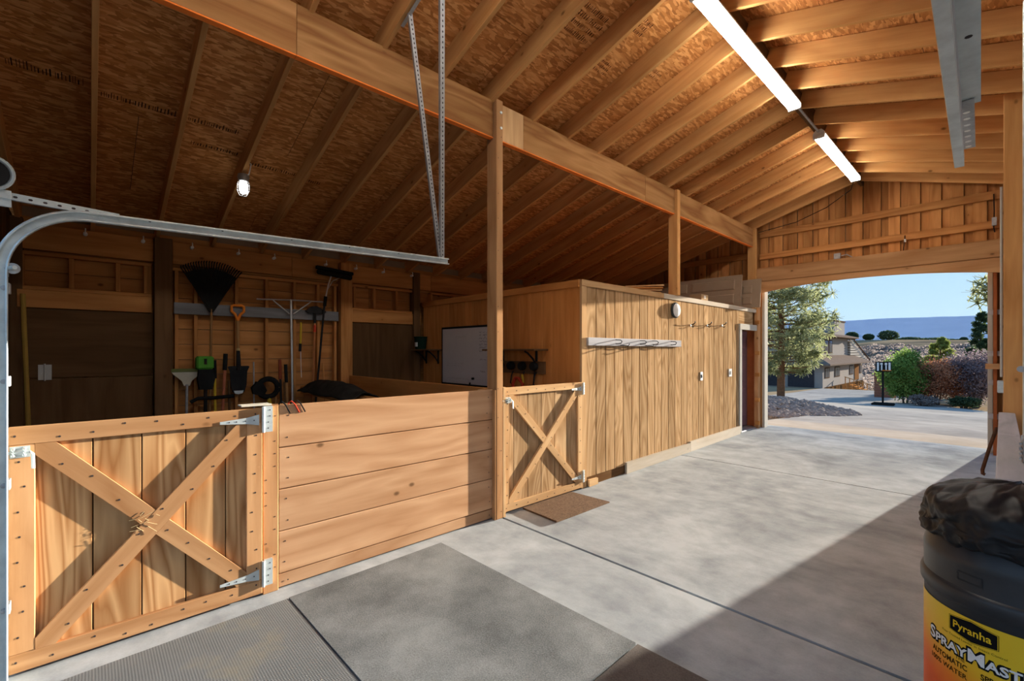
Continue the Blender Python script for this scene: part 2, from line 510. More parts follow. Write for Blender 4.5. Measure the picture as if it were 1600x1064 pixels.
# ------------------------------------------------------------------ far end wall with the arched doorway
wall_end = empty('wall_end', (0, YE, 0), 'gable wall of vertical boards over the arched doorway', kind='structure')
JL, JR = -3.235, -0.145          # doorway jambs
x = -7.05; k = 0
while x < XR:
    wd = .155 if k % 2 == 0 else .095
    x1 = min(x + wd, XR); top = roof_z((x + x1) / 2) + .16
    z0 = 0.0
    if x1 > JL - .02 and x < JR + .02: z0 = 3.02
    dy = .0 if k % 2 == 0 else .032
    box('wall_board', (x, YE + .17 + dy, z0), (x1 - .004 if k % 2 == 0 else x1 + .02, YE + .19 + dy, top), 'gable', wall_end, .002)
    x = x1; k += 1
box('outer_sheathing', (-7.1, YE + .245, 3.02), (XR, YE + .26, 5.1), plain('outside_paint', (.3, .22, .15)), wall_end)
box('outer_sheathing', (-7.1, YE + .245, 0), (JL - .03, YE + .26, 3.02), MATS['outside_paint'], wall_end)
box('outer_sheathing', (JR + .03, YE + .245, 0), (XR, YE + .26, 3.02), MATS['outside_paint'], wall_end)
for z0, z1 in ((3.45, 3.56), (3.88, 4.0)):
    box('girt', (-3.30, YE + .125, z0), (.30, YE + .165, z1), 'gable', wall_end)
for z0, z1 in ((3.02, 3.14), (3.5, 3.62)):
    box('girt', (-6.9, YE + .125, z0), (-3.46, YE + .165, z1), 'oldwood', wall_end)
box('header_beam', (-3.30, YE - .02, 2.995), (.02, YE + .165, 3.255), 'fir', wall_end, .004)
# arched trim board under the header
m = MB(); poly = []
n = 24
for i in range(n + 1):
    q = i / n; xx = -3.30 + 3.32 * q
    poly.append((xx, 2.765 + .125 * (1 - (2 * q - 1) ** 2)))
poly += [(.02, 2.992), (-3.30, 2.992)]
m = MB()
nn = n + 1
vs = []
for y in (YE, YE + .05):
    for i in range(nn): vs.append((poly[i][0], y, poly[i][1]))
    for i in range(nn): vs.append((poly[i][0], y, 2.992))
fs = []
T = 2 * nn
for i in range(n):
    fs += [(i, i + 1, nn + i + 1, nn + i), (T + i, T + nn + i, T + nn + i + 1, T + i + 1), (i, T + i, T + i + 1, i + 1), (nn + i, nn + i + 1, T + nn + i + 1, T + nn + i)]
fs += [(0, nn, T + nn, T), (n, T + n, T + nn + n, nn + n)]
m.add(vs, fs).build('arch_board', W('fir', 0), wall_end)
# jambs
box('jamb_stud', (JL - .135, YE + .04, .05), (JL - .06, YE + .165, 3.0), 'fir', wall_end)
box('jamb_stud', (JR + .06, YE + .04, .05), (JR + .10, YE + .165, 3.0), REDBROWN, wall_end)
box('jamb_trim', (JL - .055, YE + .22, .09), (JL, YE + .40, 3.0), CREAM, wall_end)
box('jamb_trim', (JR, YE + .22, .09), (JR + .055, YE + .40, 3.0), CREAM, wall_end)
for z in (.16, .62, 1.12, 1.55, 2.16):
    box('jamb_block', (JR + .01, YE + .07, z), (JR + .15, YE + .13, z + .075), 'greywhite', wall_end)
    box('jamb_block', (JL - .11, YE + .0, z), (JL - .03, YE + .06, z + .075), 'oldwood', wall_end)
box('jamb_block', (JR - .02, YE - .02, 1.36), (JR + .13, YE + .03, 1.44), 'fir', wall_end)
box('jamb_post', (.01, YE, .09), (.15, YE + .14, 4.05), 'fir', wall_end)
# fittings on the gable
jb = empty('junction_box', (-2.0, YE + .1, 3.36), 'small grey junction box on the gable header', 'electrical box')
box('box_body', (-2.05, YE + .07, 3.27), (-1.95, YE + .125, 3.37), GALV_DULL, jb)
MB().tube([(-1.95, YE + .1, 3.32), (-1.86, YE + .1, 3.33), (-1.78, YE + .11, 3.27), (-1.74, YE + .11, 3.258)], .009).build('cable', GALV_DULL, jb, True)
ch = empty('door_chain', (-1.08, YE + .08, 3.3), 'short chain with a white tag hanging on the gable header', 'chain')
MB().tube([(-1.08, YE + .1, 3.52), (-1.085, YE + .09, 3.40), (-1.1, YE + .09, 3.26)], .008, 6).build('links', RUST, ch)
MB().box((-1.09, YE + .085, 3.41), (-1.065, YE + .1, 3.46)).build('white_tag', WHITEPL, ch)
sp = empty('gable_hook', (-.07, YE + .1, 3.5), 'rusty hook and cord at the right end of the gable', 'hook')
MB().tube([(-.08, YE + .11, 3.95), (-.075, YE + .1, 3.7), (-.08, YE + .1, 3.45), (-.07, YE + .1, 3.38)], .008, 6).build('cord', BLACK, sp)
MB().box((-.10, YE + .08, 3.48), (-.05, YE + .12, 3.6)).build('hook_plate', GALV_DULL, sp)
# conduit on the right-hand jamb
cd = empty('wall_conduit', (.0, YE - .1, 1.1), 'thin vertical conduit with a grey box on the right doorway post', 'conduit')
MB().tube([(-.005, YE - .03, 4.0), (-.005, YE - .03, 1.25)], .013, 8).build('pipe', CREAM, cd, True)
MB().tube([(.022, YE - .03, 4.05), (.022, YE - .03, 1.2)], .006, 6).build('wire', CREAM, cd, True)
box('outlet_box', (-.045, YE - .09, 1.02), (.055, YE - .005, 1.20), GALV, cd, .012)

# ------------------------------------------------------------------ near end wall and back wall
wall_near = empty('wall_near', (0, YN, 0), 'dark near end wall beside the stall', kind='structure')
for i in range(14):
    x0 = -7.05 + i * .26
    box('wall_board', (x0, YN - .05, 0), (x0 + .255, YN - .03, roof_z(x0 + .13) + .1), 'darkwood', wall_near, .002)
box('jamb_post', (-7.0, YN - .03, 0), (-6.82, YN + .06, 3.0), 'darkwood', wall_near)
box('wall_header', (-3.4, YN - .06, 2.55), (XR, YN - .02, 4.5), 'darkwood', wall_near)

wall_back = empty('wall_back', (XB, 4, 0), 'rough timber back wall of the stalls with studs and boards', kind='structure')
# horizontal siding boards seen between the studs
z = 0.0; k = 0
while z < 2.95:
    h = .19
    for y0, y1 in ((YN, 3.3), (3.3, 7.0), (7.0, 10.0)):
        box('siding_board', (XB - .03 - .008 * (k % 2), y0, z), (XB - .01 - .008 * (k % 2), y1 - .003, z + h - .006), 'oldwood', wall_back, .002)
    z += h; k += 1
box('outer_skin', (XB - .08, YN, 0), (XB - .05, 10, 3.2), MATS['outside_paint'], wall_back)
XS = XB + .085      # inner face of the studs
# rim board under the rafters, in lengths
for y0, y1 in ((YN, .56), (.74, 2.1), (2.1, 2.76), (2.96, 4.4), (4.4, 7.4), (7.4, 9.8)):
    box('rim_board', (XS - .03, y0, 2.68), (XS + .01, y1 - .004, 2.945), 'oldwood', wall_back)
# left bay: framed band, lintel, dark sheet
def bay(y0, y1, studs, zt=2.66, zb=2.26):
    box('band_plate', (XB, y0, zt - .038), (XS, y1, zt), 'oldwood', wall_back)
    box('band_plate', (XB, y0, zb), (XS, y1, zb + .038), 'oldwood', wall_back)
    for y in studs: box('band_stud', (XB, y, zb + .04), (XS, y + .04, zt - .04), 'oldwood', wall_back)
    box('lintel', (XB, y0, zb - .185), (XS + .02, y1, zb - .003), 'oldwood', wall_back)
bay(YN + .02, .54, (YN + .03, -.16, .22, .47, .5))
dark = empty('stall_door', (XS, 0, 0), 'dark boarded lower wall panel with a pale hinge at far left', 'door')
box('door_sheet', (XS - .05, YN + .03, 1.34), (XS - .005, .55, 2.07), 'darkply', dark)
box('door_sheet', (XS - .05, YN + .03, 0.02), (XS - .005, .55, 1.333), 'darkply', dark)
hg = MB().box((XS - .004, -.39, 1.32), (XS + .004, -.35, 1.48)).box((XS - .004, -.335, 1.32), (XS + .004, -.29, 1.48)).lathe([(.008, 0), (.008, .18)], (XS + .004, -.342, 1.31), 8)
hg.build('hinge', plain('pale_hinge_metal', (.5, .48, .44), .5, .4), dark)
# tool bay studs
for y in (.76, .955, 1.40, 1.76, 2.12, 2.45, 2.70):
    box('stud', (XB, y, 0), (XS, y + .038, 2.60), 'oldwood', wall_back)
box('top_plate', (XB, .74, 2.60), (XS, 2.76, 2.64), 'oldwood', wall_back)
# right-hand bay
bay(2.97, 4.2, (3.0, 3.33, 3.72, 4.08))
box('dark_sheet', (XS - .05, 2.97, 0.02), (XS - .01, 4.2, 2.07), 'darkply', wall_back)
bay(4.4, 9.6, (4.4, 4.9, 5.4, 5.9, 6.4, 6.9, 7.4, 7.9, 8.4, 8.9, 9.4))
post(XB + .0, XB + .18, .56, .73, 0, 2.96, 'dark weathered post on the back wall left of the tools', 'darkwood')
post(XB + .0, XB + .17, 2.77, 2.95, 0, 2.96, 'weathered post on the back wall right of the tools', 'oldwood')
post(XB + .0, XB + .15, 4.03, 4.15, 0, 2.96, 'narrow dark post where the tack room meets the back wall', 'darkwood')
# white fence insulators along the rim board
ORD = ('leftmost', 'second', 'third', 'fourth', 'fifth', 'sixth', 'seventh', 'eighth', 'rightmost')
for i, y in enumerate((-.03, .46, .93, 1.43, 1.86, 2.56, 3.02, 3.48, 4.0)):
    r = empty('fence_insulator', (XS + .03, y, 2.9), ORD[i] + (' white wire insulator on the back wall rim board' if i in (0, 8) else ' white wire insulator from the left on the back wall rim board'), 'insulator', 'wire insulators along the back wall')
    MB().lathe([(.0, .0), (.02, .0), (.02, .012), (.010, .02), (.010, .035), (.018, .04), (.018, .055), (0, .06)], (XS + .01, y, 2.90), 10, 'x').build('insulator_body', WHITEPL, r, True)
    MB().tube([(XS + .06, y, 2.90), (XS + .075, y, 2.93), (XS + .06, y, 2.955)], .006, 6).build('wire_clip', WHITEPL, r)

# ------------------------------------------------------------------ plank fence of the stall
fence = empty('plank_fence', (XF, 1.9, 0), 'low cedar plank fence between the big gate and the tall post', 'fence')
for z0, z1 in ((.107, .390), (.396, .676), (.682, .960), (.966, 1.252)):
    box('plank', (XF - .038, .945, z0), (XF, 2.862, z1), 'cedar', fence, .004)
box('base_plank', (XF - .045, .945, 0.012), (XF - .004, 2.862, .100), 'cedar', fence, .003)
box('backing_post', (XF - .13, .95, 0), (XF - .04, 1.04, 1.25), 'fir', fence)
box('backing_post', (XF - .13, 2.77, 0), (XF - .04, 2.86, 1.25), 'fir', fence)
m = MB()
for z in (.05, .18, .32, .46, .61, .75, .89, 1.03, 1.18):
    for y in (1.0, 2.80): m.lathe([(.005, 0), (.005, .0015)], (XF, y + random.uniform(-.02, .02), z), 6, 'x')
m.build('nail_heads', SCREW, fence)['kind'] = 'stuff'
gp = empty('gate_post', (XF, .89, 0), 'timber gate post between the big gate and the plank fence', 'post')
box('post_board', (XF - .09, .846, 0.0), (XF + .004, .942, 1.255), 'fir', gp, .004)
m = MB()
for i in range(14): m.lathe([(.004, 0), (.004, .0015)], (XF + .004, random.choice((.865, .92)), .08 + i * .085), 6, 'x')
m.build('nail_heads', SCREW, gp)['kind'] = 'stuff'
box('post_cap', (XF - .10, .72, 1.258), (XF + .0, .90, 1.268), plain('pale_plate', (.62, .58, .48), .5), gp, .002)

# stall divider running to the back wall
div = empty('stall_divider', (-5.1, 2.95, 0), 'low plank divider running from the tall post to the back wall', 'fence')
for z0, z1 in ((.02, .30), (.305, .59), (.595, .88), (.885, 1.255)):
    box('plank', (XB + .18, 2.89, z0), (-3.45, 2.93, z1), 'inner', div, .004)
# wires over the fence top
for nm, y, c, lab in (('wire_hook', .985, BLACK, 'black wire end hooked over the fence top beside the gate post'), ('wire_hook', 1.045, REDPAINT, 'red wire end hooked over the fence top'), ('wire_hook', 1.085, BLACK, 'black wire end hooked over the fence top right of the red wire')):
    MB().tube([(XF - .05, y - .03, 1.20), (XF - .045, y - .025, 1.262), (XF - .015, y - .015, 1.275), (XF + .004, y, 1.255), (XF + .006, y + .015, 1.225), (XF + .006, y + .03, 1.195)], .0045, 6).build(nm, c, None, True)
    tag(COL.objects[-1], lab, 'wire', 'wires over the fence top')

# ------------------------------------------------------------------ gates
def gate(y0, y1, z0, z1, grooves, label, big):
    name = 'stall_gate'
    g = empty(name, (XF, (y0 + y1) / 2, 0), label, 'gate')
    fr = 'fir' if big else 'pale_fir'
    xa, xb = XF - .005, XF + .020               # frame boards
    ws = .092 if big else .075
    # backing panel boards
    ed = [y0 + .01] + grooves + [y1 - .01]
    for a, b in zip(ed[:-1], ed[1:]):
        box('panel_board', (xa - .014, a + .003, z0 + .01), (xa - .002, b - .003, z1 - .01), 'ply' if big else 'siding', g, .002)
    box('panel_back', (xa - .020, y0 + .01, z0 + .01), (xa - .0145, y1 - .01, z1 - .01), 'darkply', g, 0)
    box('top_rail', (xa, y0, z1 - ws), (xb, y1, z1), fr, g)
    box('bottom_rail', (xa, y0, z0), (xb, y1, z0 + ws), fr, g)
    box('stile', (xa, y0, z0 + ws + .001), (xb, y0 + ws * (1.0 if big else .75), z1 - ws - .001), fr, g)
    box('stile', (xa, y1 - ws, z0 + ws + .001), (xb, y1, z1 - ws - .001), fr, g)
    # cross brace: the rising board on top, the falling one in two halves
    a = Vector((0, y0 + ws * .97, z0 + ws)); b = Vector((0, y1 - ws, z1 - ws))
    def diag(name, p, q):
        d = (q - p).normalized(); nrm = Vector((0, -d.z, d.y)) * (ws / 2)
        return p, q, d, nrm
    lo_y, hi_y, lo_z, hi_z = y0 + ws * (1.0 if big else .75), y1 - ws, z0 + ws, z1 - ws
    def clip_poly(poly):
        def half(poly, f):
            out = []
            for i in range(len(poly)):
                p, q = poly[i], poly[(i + 1) % len(poly)]; fp, fq = f(p), f(q)
                if fp >= 0: out.append(p)
                if fp * fq < 0:
                    t = fp / (fp - fq); out.append((p[0] + (q[0] - p[0]) * t, p[1] + (q[1] - p[1]) * t))
            return out
        for f in (lambda p: p[0] - lo_y, lambda p: hi_y - p[0], lambda p: p[1] - lo_z, lambda p: hi_z - p[1]): poly = half(poly, f)
        return poly
    def band(p, q, e=.3):
        d = Vector((q[0] - p[0], q[1] - p[1])).normalized(); nn = Vector((-d.y, d.x)) * (ws / 2)
        p = Vector(p) - d * e; q = Vector(q) + d * e
        return [tuple(p + nn), tuple(p - nn), tuple(q - nn), tuple(q + nn)]
    up = clip_poly(band((lo_y + .03, lo_z + .02), (hi_y - .02, hi_z - .03)))
    m = MB().prism(up, 'x', xa, xb + .001)
    def wood_diag(mb, nm, p, q):
        d = Vector((0, q[0] - p[0], q[1] - p[1])).normalized()
        o = mb.build(nm, None, g)
        # turn the board so that its own long axis carries the grain
        me = o.data; ang = math.atan2(d.z, d.y)
        M = Matrix.Rotation(-ang, 4, 'X'); me.transform(M); o.rotation_euler = (ang, 0, 0)
        me.materials.clear(); me.materials.append(W(fr, 1))
    wood_diag(m, 'brace', (lo_y, lo_z), (hi_y, hi_z))
    # falling brace, cut by the rising one
    A = Vector((lo_y + .03, lo_z + .02)); Bq = Vector((hi_y - .02, hi_z - .03)); dd = (Bq - A).normalized(); nv = Vector((-dd.y, dd.x))
    down = band((lo_y + .03, hi_z - .02), (hi_y - .02, lo_z + .03))
    for sgn in (1, -1):
        poly = []
        pl = clip_poly(down)
        f = lambda p: sgn * ((Vector(p) - A).dot(nv)) - ws / 2 - .001
        for i in range(len(pl)):
            p, q = pl[i], pl[(i + 1) % len(pl)]; fp, fq = f(p), f(q)
            if fp >= 0: poly.append(p)
            if fp * fq < 0:
                t = fp / (fp - fq); poly.append((p[0] + (q[0] - p[0]) * t, p[1] + (q[1] - p[1]) * t))
        wood_diag(MB().prism(poly, 'x', xa, xb), 'half_brace', (lo_y, hi_z), (hi_y, lo_z))
    # screw heads
    m = MB()
    for i in range(9):
        yy = y0 + .04 + (y1 - y0 - .08) * i / 8
        for zz in (z1 - ws * random.uniform(.25, .75), z0 + ws * random.uniform(.25, .75)):
            m.lathe([(.0055, 0), (.0055, .0015)], (xb, yy + random.uniform(-.02, .02), zz), 6, 'x')
    for i in range(8):
        q = .08 + .84 * i / 7; p = A + (Bq - A) * q + nv * random.choice((-.025, .025))
        m.lathe([(.0055, 0), (.0055, .0015)], (xb + .001, p.x, p.y), 6, 'x')
        p = Vector((lo_y + .03, hi_z - .02)).lerp(Vector((hi_y - .02, lo_z + .03)), q)
        if abs((p - A).dot(nv)) > ws * .7: m.lathe([(.0055, 0), (.0055, .0015)], (xb, p.x + random.uniform(-.01, .01), p.y + random.uniform(-.02, .02)), 6, 'x')
        zz = z0 + ws + (z1 - z0 - 2 * ws) * q
        m.lathe([(.0055, 0), (.0055, .0015)], (xb, y1 - ws * random.uniform(.3, .7), zz), 6, 'x')
        m.lathe([(.0055, 0), (.0055, .0015)], (xb, y0 + ws * random.uniform(.3, .6), zz), 6, 'x')
    m.build('screw_heads', SCREW, g)['kind'] = 'stuff'
    # strap hinges on the far side
    for zc in (z1 - .075, z0 + .13):
        sc = 1.0 if big else .8
        Lh = .24 * sc
        m = MB().prism([(y1 - Lh, zc - .008), (y1 - .09 * sc, zc - .02 * sc), (y1 - .02, zc - .035 * sc), (y1 - .02, zc + .035 * sc), (y1 - .09 * sc, zc + .02 * sc), (y1 - Lh, zc + .008)], 'x', xb + .0015, xb + .006)
        h = m.build('strap_hinge', GALV, g)
        MB().box((xb - .03, y1 + .012, zc - .085 * sc), (xb + .004, y1 + .062 * (1 if big else .7), zc + .085 * sc)).build('hinge_plate', GALV, h)
        mm = MB()
        mm.lathe([(.009, -.085 * sc), (.009, .085 * sc)], (xb + .012, y1 + .004, zc), 10)
        mm.build('hinge_pin', GALV, h, True)
        mm = MB()
        for dz in (-.06, -.02, .02, .06): mm.lathe([(.004, 0), (.004, .002)], (xb + .004, y1 + .035 + .01 * (dz > 0), zc + dz * sc), 6, 'x')
        for dy in (-.05, -.10, -.15, -.19): mm.lathe([(.004, 0), (.004, .002)], (xb + .006, y1 + dy * sc, zc), 6, 'x')
        mm.build('hinge_screws', SCREW, h)['kind'] = 'stuff'
    # slide bolt on the near side
    zb = z1 - .125
    lt = MB().box((xb + .001, y0 + .005, zb - .028), (xb + .006, y0 + .075, zb + .028)).build('latch', GALV, g)
    MB().tube([(xb + .018, y0 - .045, zb), (xb + .018, y0 + .075, zb), (xb + .022, y0 + .085, zb - .012), (xb + .026, y0 + .087, zb - .085)], .0075, 8).build('latch_bolt', GALV, lt, True)
    for dy in (.018, .056):
        MB().tube([(xb + .003, y0 + dy, zb - .018), (xb + .028, y0 + dy, zb - .014), (xb + .028, y0 + dy, zb + .014), (xb + .003, y0 + dy, zb + .018)], .007, 6).build('latch_loop', GALV, lt)
    if not big:
        MB().box((xb - .03, y0 - .06, zb - .03), (xb + .006, y0 - .02, zb + .05)).build('strike_plate', GALV, lt)
        MB().tube([(xb + .006, y0 - .02, zb + .12), (xb + .02, y0 - .04, zb + .06), (xb + .016, y0 - .07, zb + .02), (xb + .02, y0 - .03, zb - .08)], .004, 6).build('chain', GALV_DULL, lt)
    return g
gate(-.292, .838, .022, 1.245, [.015, .221, .427, .634], 'large cross braced stall gate at left front', True)
gate(2.992, 4.205, .035, 1.262, [3.14, 3.341, 3.543, 3.758, 3.964], 'smaller cross braced gate beside the tack room corner', False)

# bits of straw caught on the big gate
m = MB()
for i in range(12):
    y = random.gauss(.215, .035); z = random.gauss(.66, .02); a = random.uniform(-.9, .9); l_ = random.uniform(.02, .06)
    x_ = XF + .023 + random.uniform(0, .004)
    m.tube([(x_, y, z), (x_ + random.uniform(-.002, .004), y + l_ * math.cos(a), z + l_ * math.sin(a))], .0012, 4, False)
o = m.build('straw_wisp', plain('dry_straw', (.55, .42, .22), .8)); tag(o, 'wisp of dry straw caught where the big gate braces cross', 'straw', kind='stuff')

# ------------------------------------------------------------------ tack room
YT, YTE, ZT = 4.21, 9.60, 2.462
tack = empty('tack_room', (XF - 1.8, (YT + YTE) / 2, 0), 'boxed in tack room with vertical wood siding inside the barn', 'room')
ed = [4.302] + [4.50 + .1955 * k for k in range(24)]
ed = [q for q in ed if q < 8.88] + [8.90]
for a, b in zip(ed[:-1], ed[1:]):
    box('siding_board', (XF - .016, a + .006, .11 + floor_z(b)), (XF - .001, b - .006, ZT - .072), 'siding', tack, .002)
box('siding_back', (XF - .03, YT + .01, .10), (XF - .0165, 8.95, ZT - .02), 'darkply', tack, 0)
box('siding_board', (XF - .016, 9.90 - .02, .12), (XF - .001, 9.98, ZT - .072), 'siding', tack, .002)
box('siding_board', (XF - .016, 8.90, 2.14), (XF - .001, 9.6, ZT - .072), 'siding', tack, .002)
box('corner_trim', (XF - .02, YT - .004, .02), (XF + .014, 4.298, ZT - .075), 'pale_fir', tack)
box('top_trim', (XF - .02, YT - .004, ZT - .073), (XF + .016, 6.1, ZT), 'pale_fir', tack)
box('top_trim', (XF - .02, 6.103, ZT - .073), (XF + .016, 9.9, ZT), 'whitewood', tack)
for y0, y1, h in ((4.33, 4.50, .085), (5.12, 6.9, .15), (6.905, 8.9, .16)):
    m = MB(); f0, f1 = floor_z(y0), floor_z(y1)
    m.add([(XF, y0, f0 + .003), (XF + .03, y0, f0 + .003), (XF + .03, y1, f1 + .003), (XF, y1, f1 + .003), (XF, y0, f0 + h), (XF + .03, y0, f0 + h), (XF + .03, y1, f1 + h * .93), (XF, y1, f1 + h * .93)],
          [(0, 3, 2, 1), (4, 5, 6, 7), (0, 1, 5, 4), (1, 2, 6, 5), (2, 3, 7, 6), (3, 0, 4, 7)])
    m.build('base_board', W('whitewood' if h > .1 else 'pale_fir', 1), tack)
box('sill', (XF - .05, YT, .0), (XF - .012, 8.95, .13), 'darkwood', tack)
# near side wall with vertical tongue boards
x = XF - .02; k = 0
while x > XB + .16:
    wd = (.20, .235, .17, .21)[k % 4]; x1 = max(x - wd, XB + .15)
    box('wall_board', (x1 + .002, YT, .02), (x, YT + .018, ZT - .075), 'inner', tack, .002)
    x = x1; k += 1
box('fascia', (XB + .15, YT - .022, ZT - .085), (XF - .021, YT + .018, ZT), 'inner', tack)
box('roof_deck', (XB, YT + .02, ZT - .06), (XF - .022, YTE, ZT - .005), 'oldwood', tack)
box('inner_back', (XB + .15, YT + .02, .02), (XF - .06, YT + .05, ZT - .07), 'darkply', tack, 0)
# door of the tack room, set back in a deep red-brown reveal
d1 = empty('door_1', (XF, 9.43, .1), 'mauve six panel door of the tack room in a white casing', kind='structure')
XD = XF - .20
box('door_leaf', (XD - .04, 9.0, .115), (XD, 9.86, 2.03), MAUVE, d1)
for (ya, yb) in ((9.10, 9.38), (9.48, 9.76)):
    for (za, zb) in ((.30, .88), (1.0, 1.56), (1.66, 1.92)):
        m = MB()
        i = .03
        m.add([(XD + .0005, ya, za), (XD + .0005, yb, za), (XD + .0005, yb, zb), (XD + .0005, ya, zb), (XD + .012, ya + i, za + i), (XD + .012, yb - i, za + i), (XD + .012, yb - i, zb - i), (XD + .012, ya + i, zb - i)],
              [(4, 5, 6, 7), (0, 1, 5, 4), (1, 2, 6, 5), (2, 3, 7, 6), (3, 0, 4, 7)])
        m.build('door_panel', MAUVE, d1)
MB().lathe([(0, .05), (.02, .05), (.028, .035), (.02, .015), (.01, .01), (.01, 0)], (XD, 9.08, 1.05), 14, 'x').build('door_knob', ALU, d1, True)
box('casing', (XF - .01, 8.905, .1), (XF + .02, 8.998, 2.03), CREAM, d1)
box('casing', (XF - .01, 8.895, 2.03), (XF + .028, 9.90, 2.14), CREAM, d1)
box('reveal', (XD - .04, 9.865, .1), (XF + .018, 9.89, 2.03), REDBROWN, d1)
box('reveal', (XD - .04, 8.975, .1), (XF - .012, 8.998, 2.03), REDBROWN, d1)
box('threshold', (XD - .04, 9.0, .085), (XF + .01, 9.86, .108), GALV_DULL, d1)

# ---- fittings on the tack room front
rk = empty('hook_rail', (XF, 5.44, 1.73), 'long grey board with wire bridle hooks on the tack room siding', 'hook rail')
box('rail_board', (XF + .001, 4.30, 1.688), (XF + .038, 6.58, 1.785), 'greywhite', rk, .004)
for i, y in enumerate((4.85, 5.42, 5.74, 6.25)):
    x0 = XF + .039
    MB().tube([(x0, y, 1.765), (x0 + .06, y + .02, 1.762), (x0 + .075, y + .03, 1.745), (x0 + .06, y + .035, 1.722), (x0 + .02, y + .02, 1.715), (x0, y, 1.715)], .006, 6).build('wire_hook', BLACK_METAL, rk, True)
for y in (4.95, 5.55):
    MB().tube([(x0, y, 1.70), (x0 + .09, y + .05, 1.69), (x0 + .10, y + .06, 1.715)], .006, 6).build('wire_hook', BLACK_METAL, rk, True)
wl = empty('wall_lamp', (XF, 6.43, 2.24), 'round grey bulkhead lamp high on the tack room siding', 'lamp')
MB().lathe([(.095, 0), (.115, .008), (.118, .030), (.105, .038)], (XF, 6.43, 2.235), 24, 'x').build('lamp_body', plain('charcoal_housing', (.05, .055, .06), .5), wl, True)
MB().lathe([(.102, .0), (.09, .016), (.05, .028), (0, .032)], (XF + .037, 6.43, 2.235), 24, 'x').build('lens', plain('frosted_lens', (.75, .75, .74), .3), wl, True)
for i, (y, z, lab) in enumerate(((6.96, 2.03, 'double coat hook nearest the round lamp'), (7.55, 2.05, 'double coat hook in the middle of the three'), (8.14, 2.07, 'double coat hook nearest the mauve door'))):
    r = empty('coat_hook', (XF, y, z), lab, 'hook', 'coat hooks on the tack room')
    MB().lathe([(.0, 0), (.02, 0), (.02, .006), (0, .008)], (XF, y, z), 10, 'x').build('hook_plate', GALV, r)
    MB().tube([(XF + .005, y, z + .01), (XF + .05, y, z + .02), (XF + .075, y, z + .045), (XF + .07, y, z + .06)], .008, 6).build('upper_prong', BLACK_METAL, r, True)
    MB().tube([(XF + .005, y, z - .005), (XF + .04, y, z - .03), (XF + .055, y, z - .01)], .007, 6).build('lower_prong', BLACK_METAL, r, True)
for y, z, lab in ((7.33, 1.215, 'grey switch plate in the middle of the tack room siding'), (8.49, 1.235, 'pale light switch plate beside the mauve door')):
    r = empty('switch_plate', (XF, y, z), lab, 'switch', 'switch plates on the tack room')
    wd = .04 if y < 8 else .065
    box('plate', (XF + .0005, y - wd, z - .07), (XF + .01, y + wd, z + .07), GALV if y < 8 else WHITEPL, r, .003)
    box('toggle', (XF + .01, y - .012, z - .03), (XF + .018, y + .012, z + .03), BLACK if y < 8 else CREAM, r, .002)
r = empty('wall_phone', (XF, 9.97, 1.3), 'small white wall box on the post beside the mauve door', 'electrical box')
box('box_body', (XF + .001, 9.92, 1.22), (XF + .06, 9.98, 1.36), WHITEPL, r, .006)

# ---- fittings on the tack room side wall
wb = empty('whiteboard', (-5.57, YT, 1.56), 'whiteboard with handwriting on the tack room side wall', 'whiteboard')
X0, X1, Z0, Z1 = -6.18, -4.96, 1.10, 2.005
YW = YT - .02
box('board', (X0 + .02, YW, Z0 + .02), (X1 - .02, YT - .001, Z1 - .02), plain('whiteboard_white', (.62, .61, .62), .25, 0, .03, 6, 0, .3), wb, 0)
for lo, hi in (((X0, YW - .006, Z0), (X0 + .024, YT - .001, Z1)), ((X1 - .024, YW - .006, Z0), (X1, YT - .001, Z1)), ((X0 + .025, YW - .006, Z1 - .03), (X1 - .025, YT - .001, Z1)), ((X0 + .025, YW - .006, Z0), (X1 - .025, YT - .001, Z0 + .024))):
    box('frame_strip', lo, hi, BLACK, wb, .002)
INK = plain('marker_ink', (.08, .08, .10), .6)
def scribble(x0, x1, z, h, mat, nm='handwriting', dens=1.0):
    pts = []; x = x0
    while x < x1:
        pts.append((x, YW - .0015, z + h * random.uniform(-.5, .5))); x += random.uniform(.008, .018) / dens
        if random.random() < .16 and len(pts) > 3: MB().tube(pts, .0022, 4, False).build(nm, mat, wb); pts = []; x += .02
    if len(pts) > 1: MB().tube(pts, .0022, 4, False).build(nm, mat, wb)
for i in range(7): scribble(-5.215 + .01 * (i % 2), -5.03, 1.90 - i * .045, .03, INK)
scribble(-5.20, -5.05, 1.50, .03, INK); scribble(-5.19, -5.08, 1.32, .05, INK)
FAINT = plain('faint_marker', (.40, .39, .38), .6)
scribble(-6.05, -5.55, 1.435, .022, FAINT); scribble(-6.05, -5.70, 1.395, .022, FAINT)
scribble(-6.05, -5.45, 1.20, .022, FAINT); scribble(-6.05, -5.60, 1.16, .022, FAINT); scribble(-5.8, -5.5, 1.85, .02, FAINT)
mk = empty('marker_pen', (-5.37, YW, 1.12), 'black marker clipped on the whiteboard edge', 'pen')
MB().lathe([(0, 0), (.018, 0), (.018, .03), (0, .03)], (-5.35, YW - .03, 1.215), 10, 'y').build('magnet', BLACK, mk)
MB().tube([(-5.45, YW - .012, 1.085), (-5.42, YW - .012, 1.15)], .012, 8).build('pen_body', BLACK, mk, True)

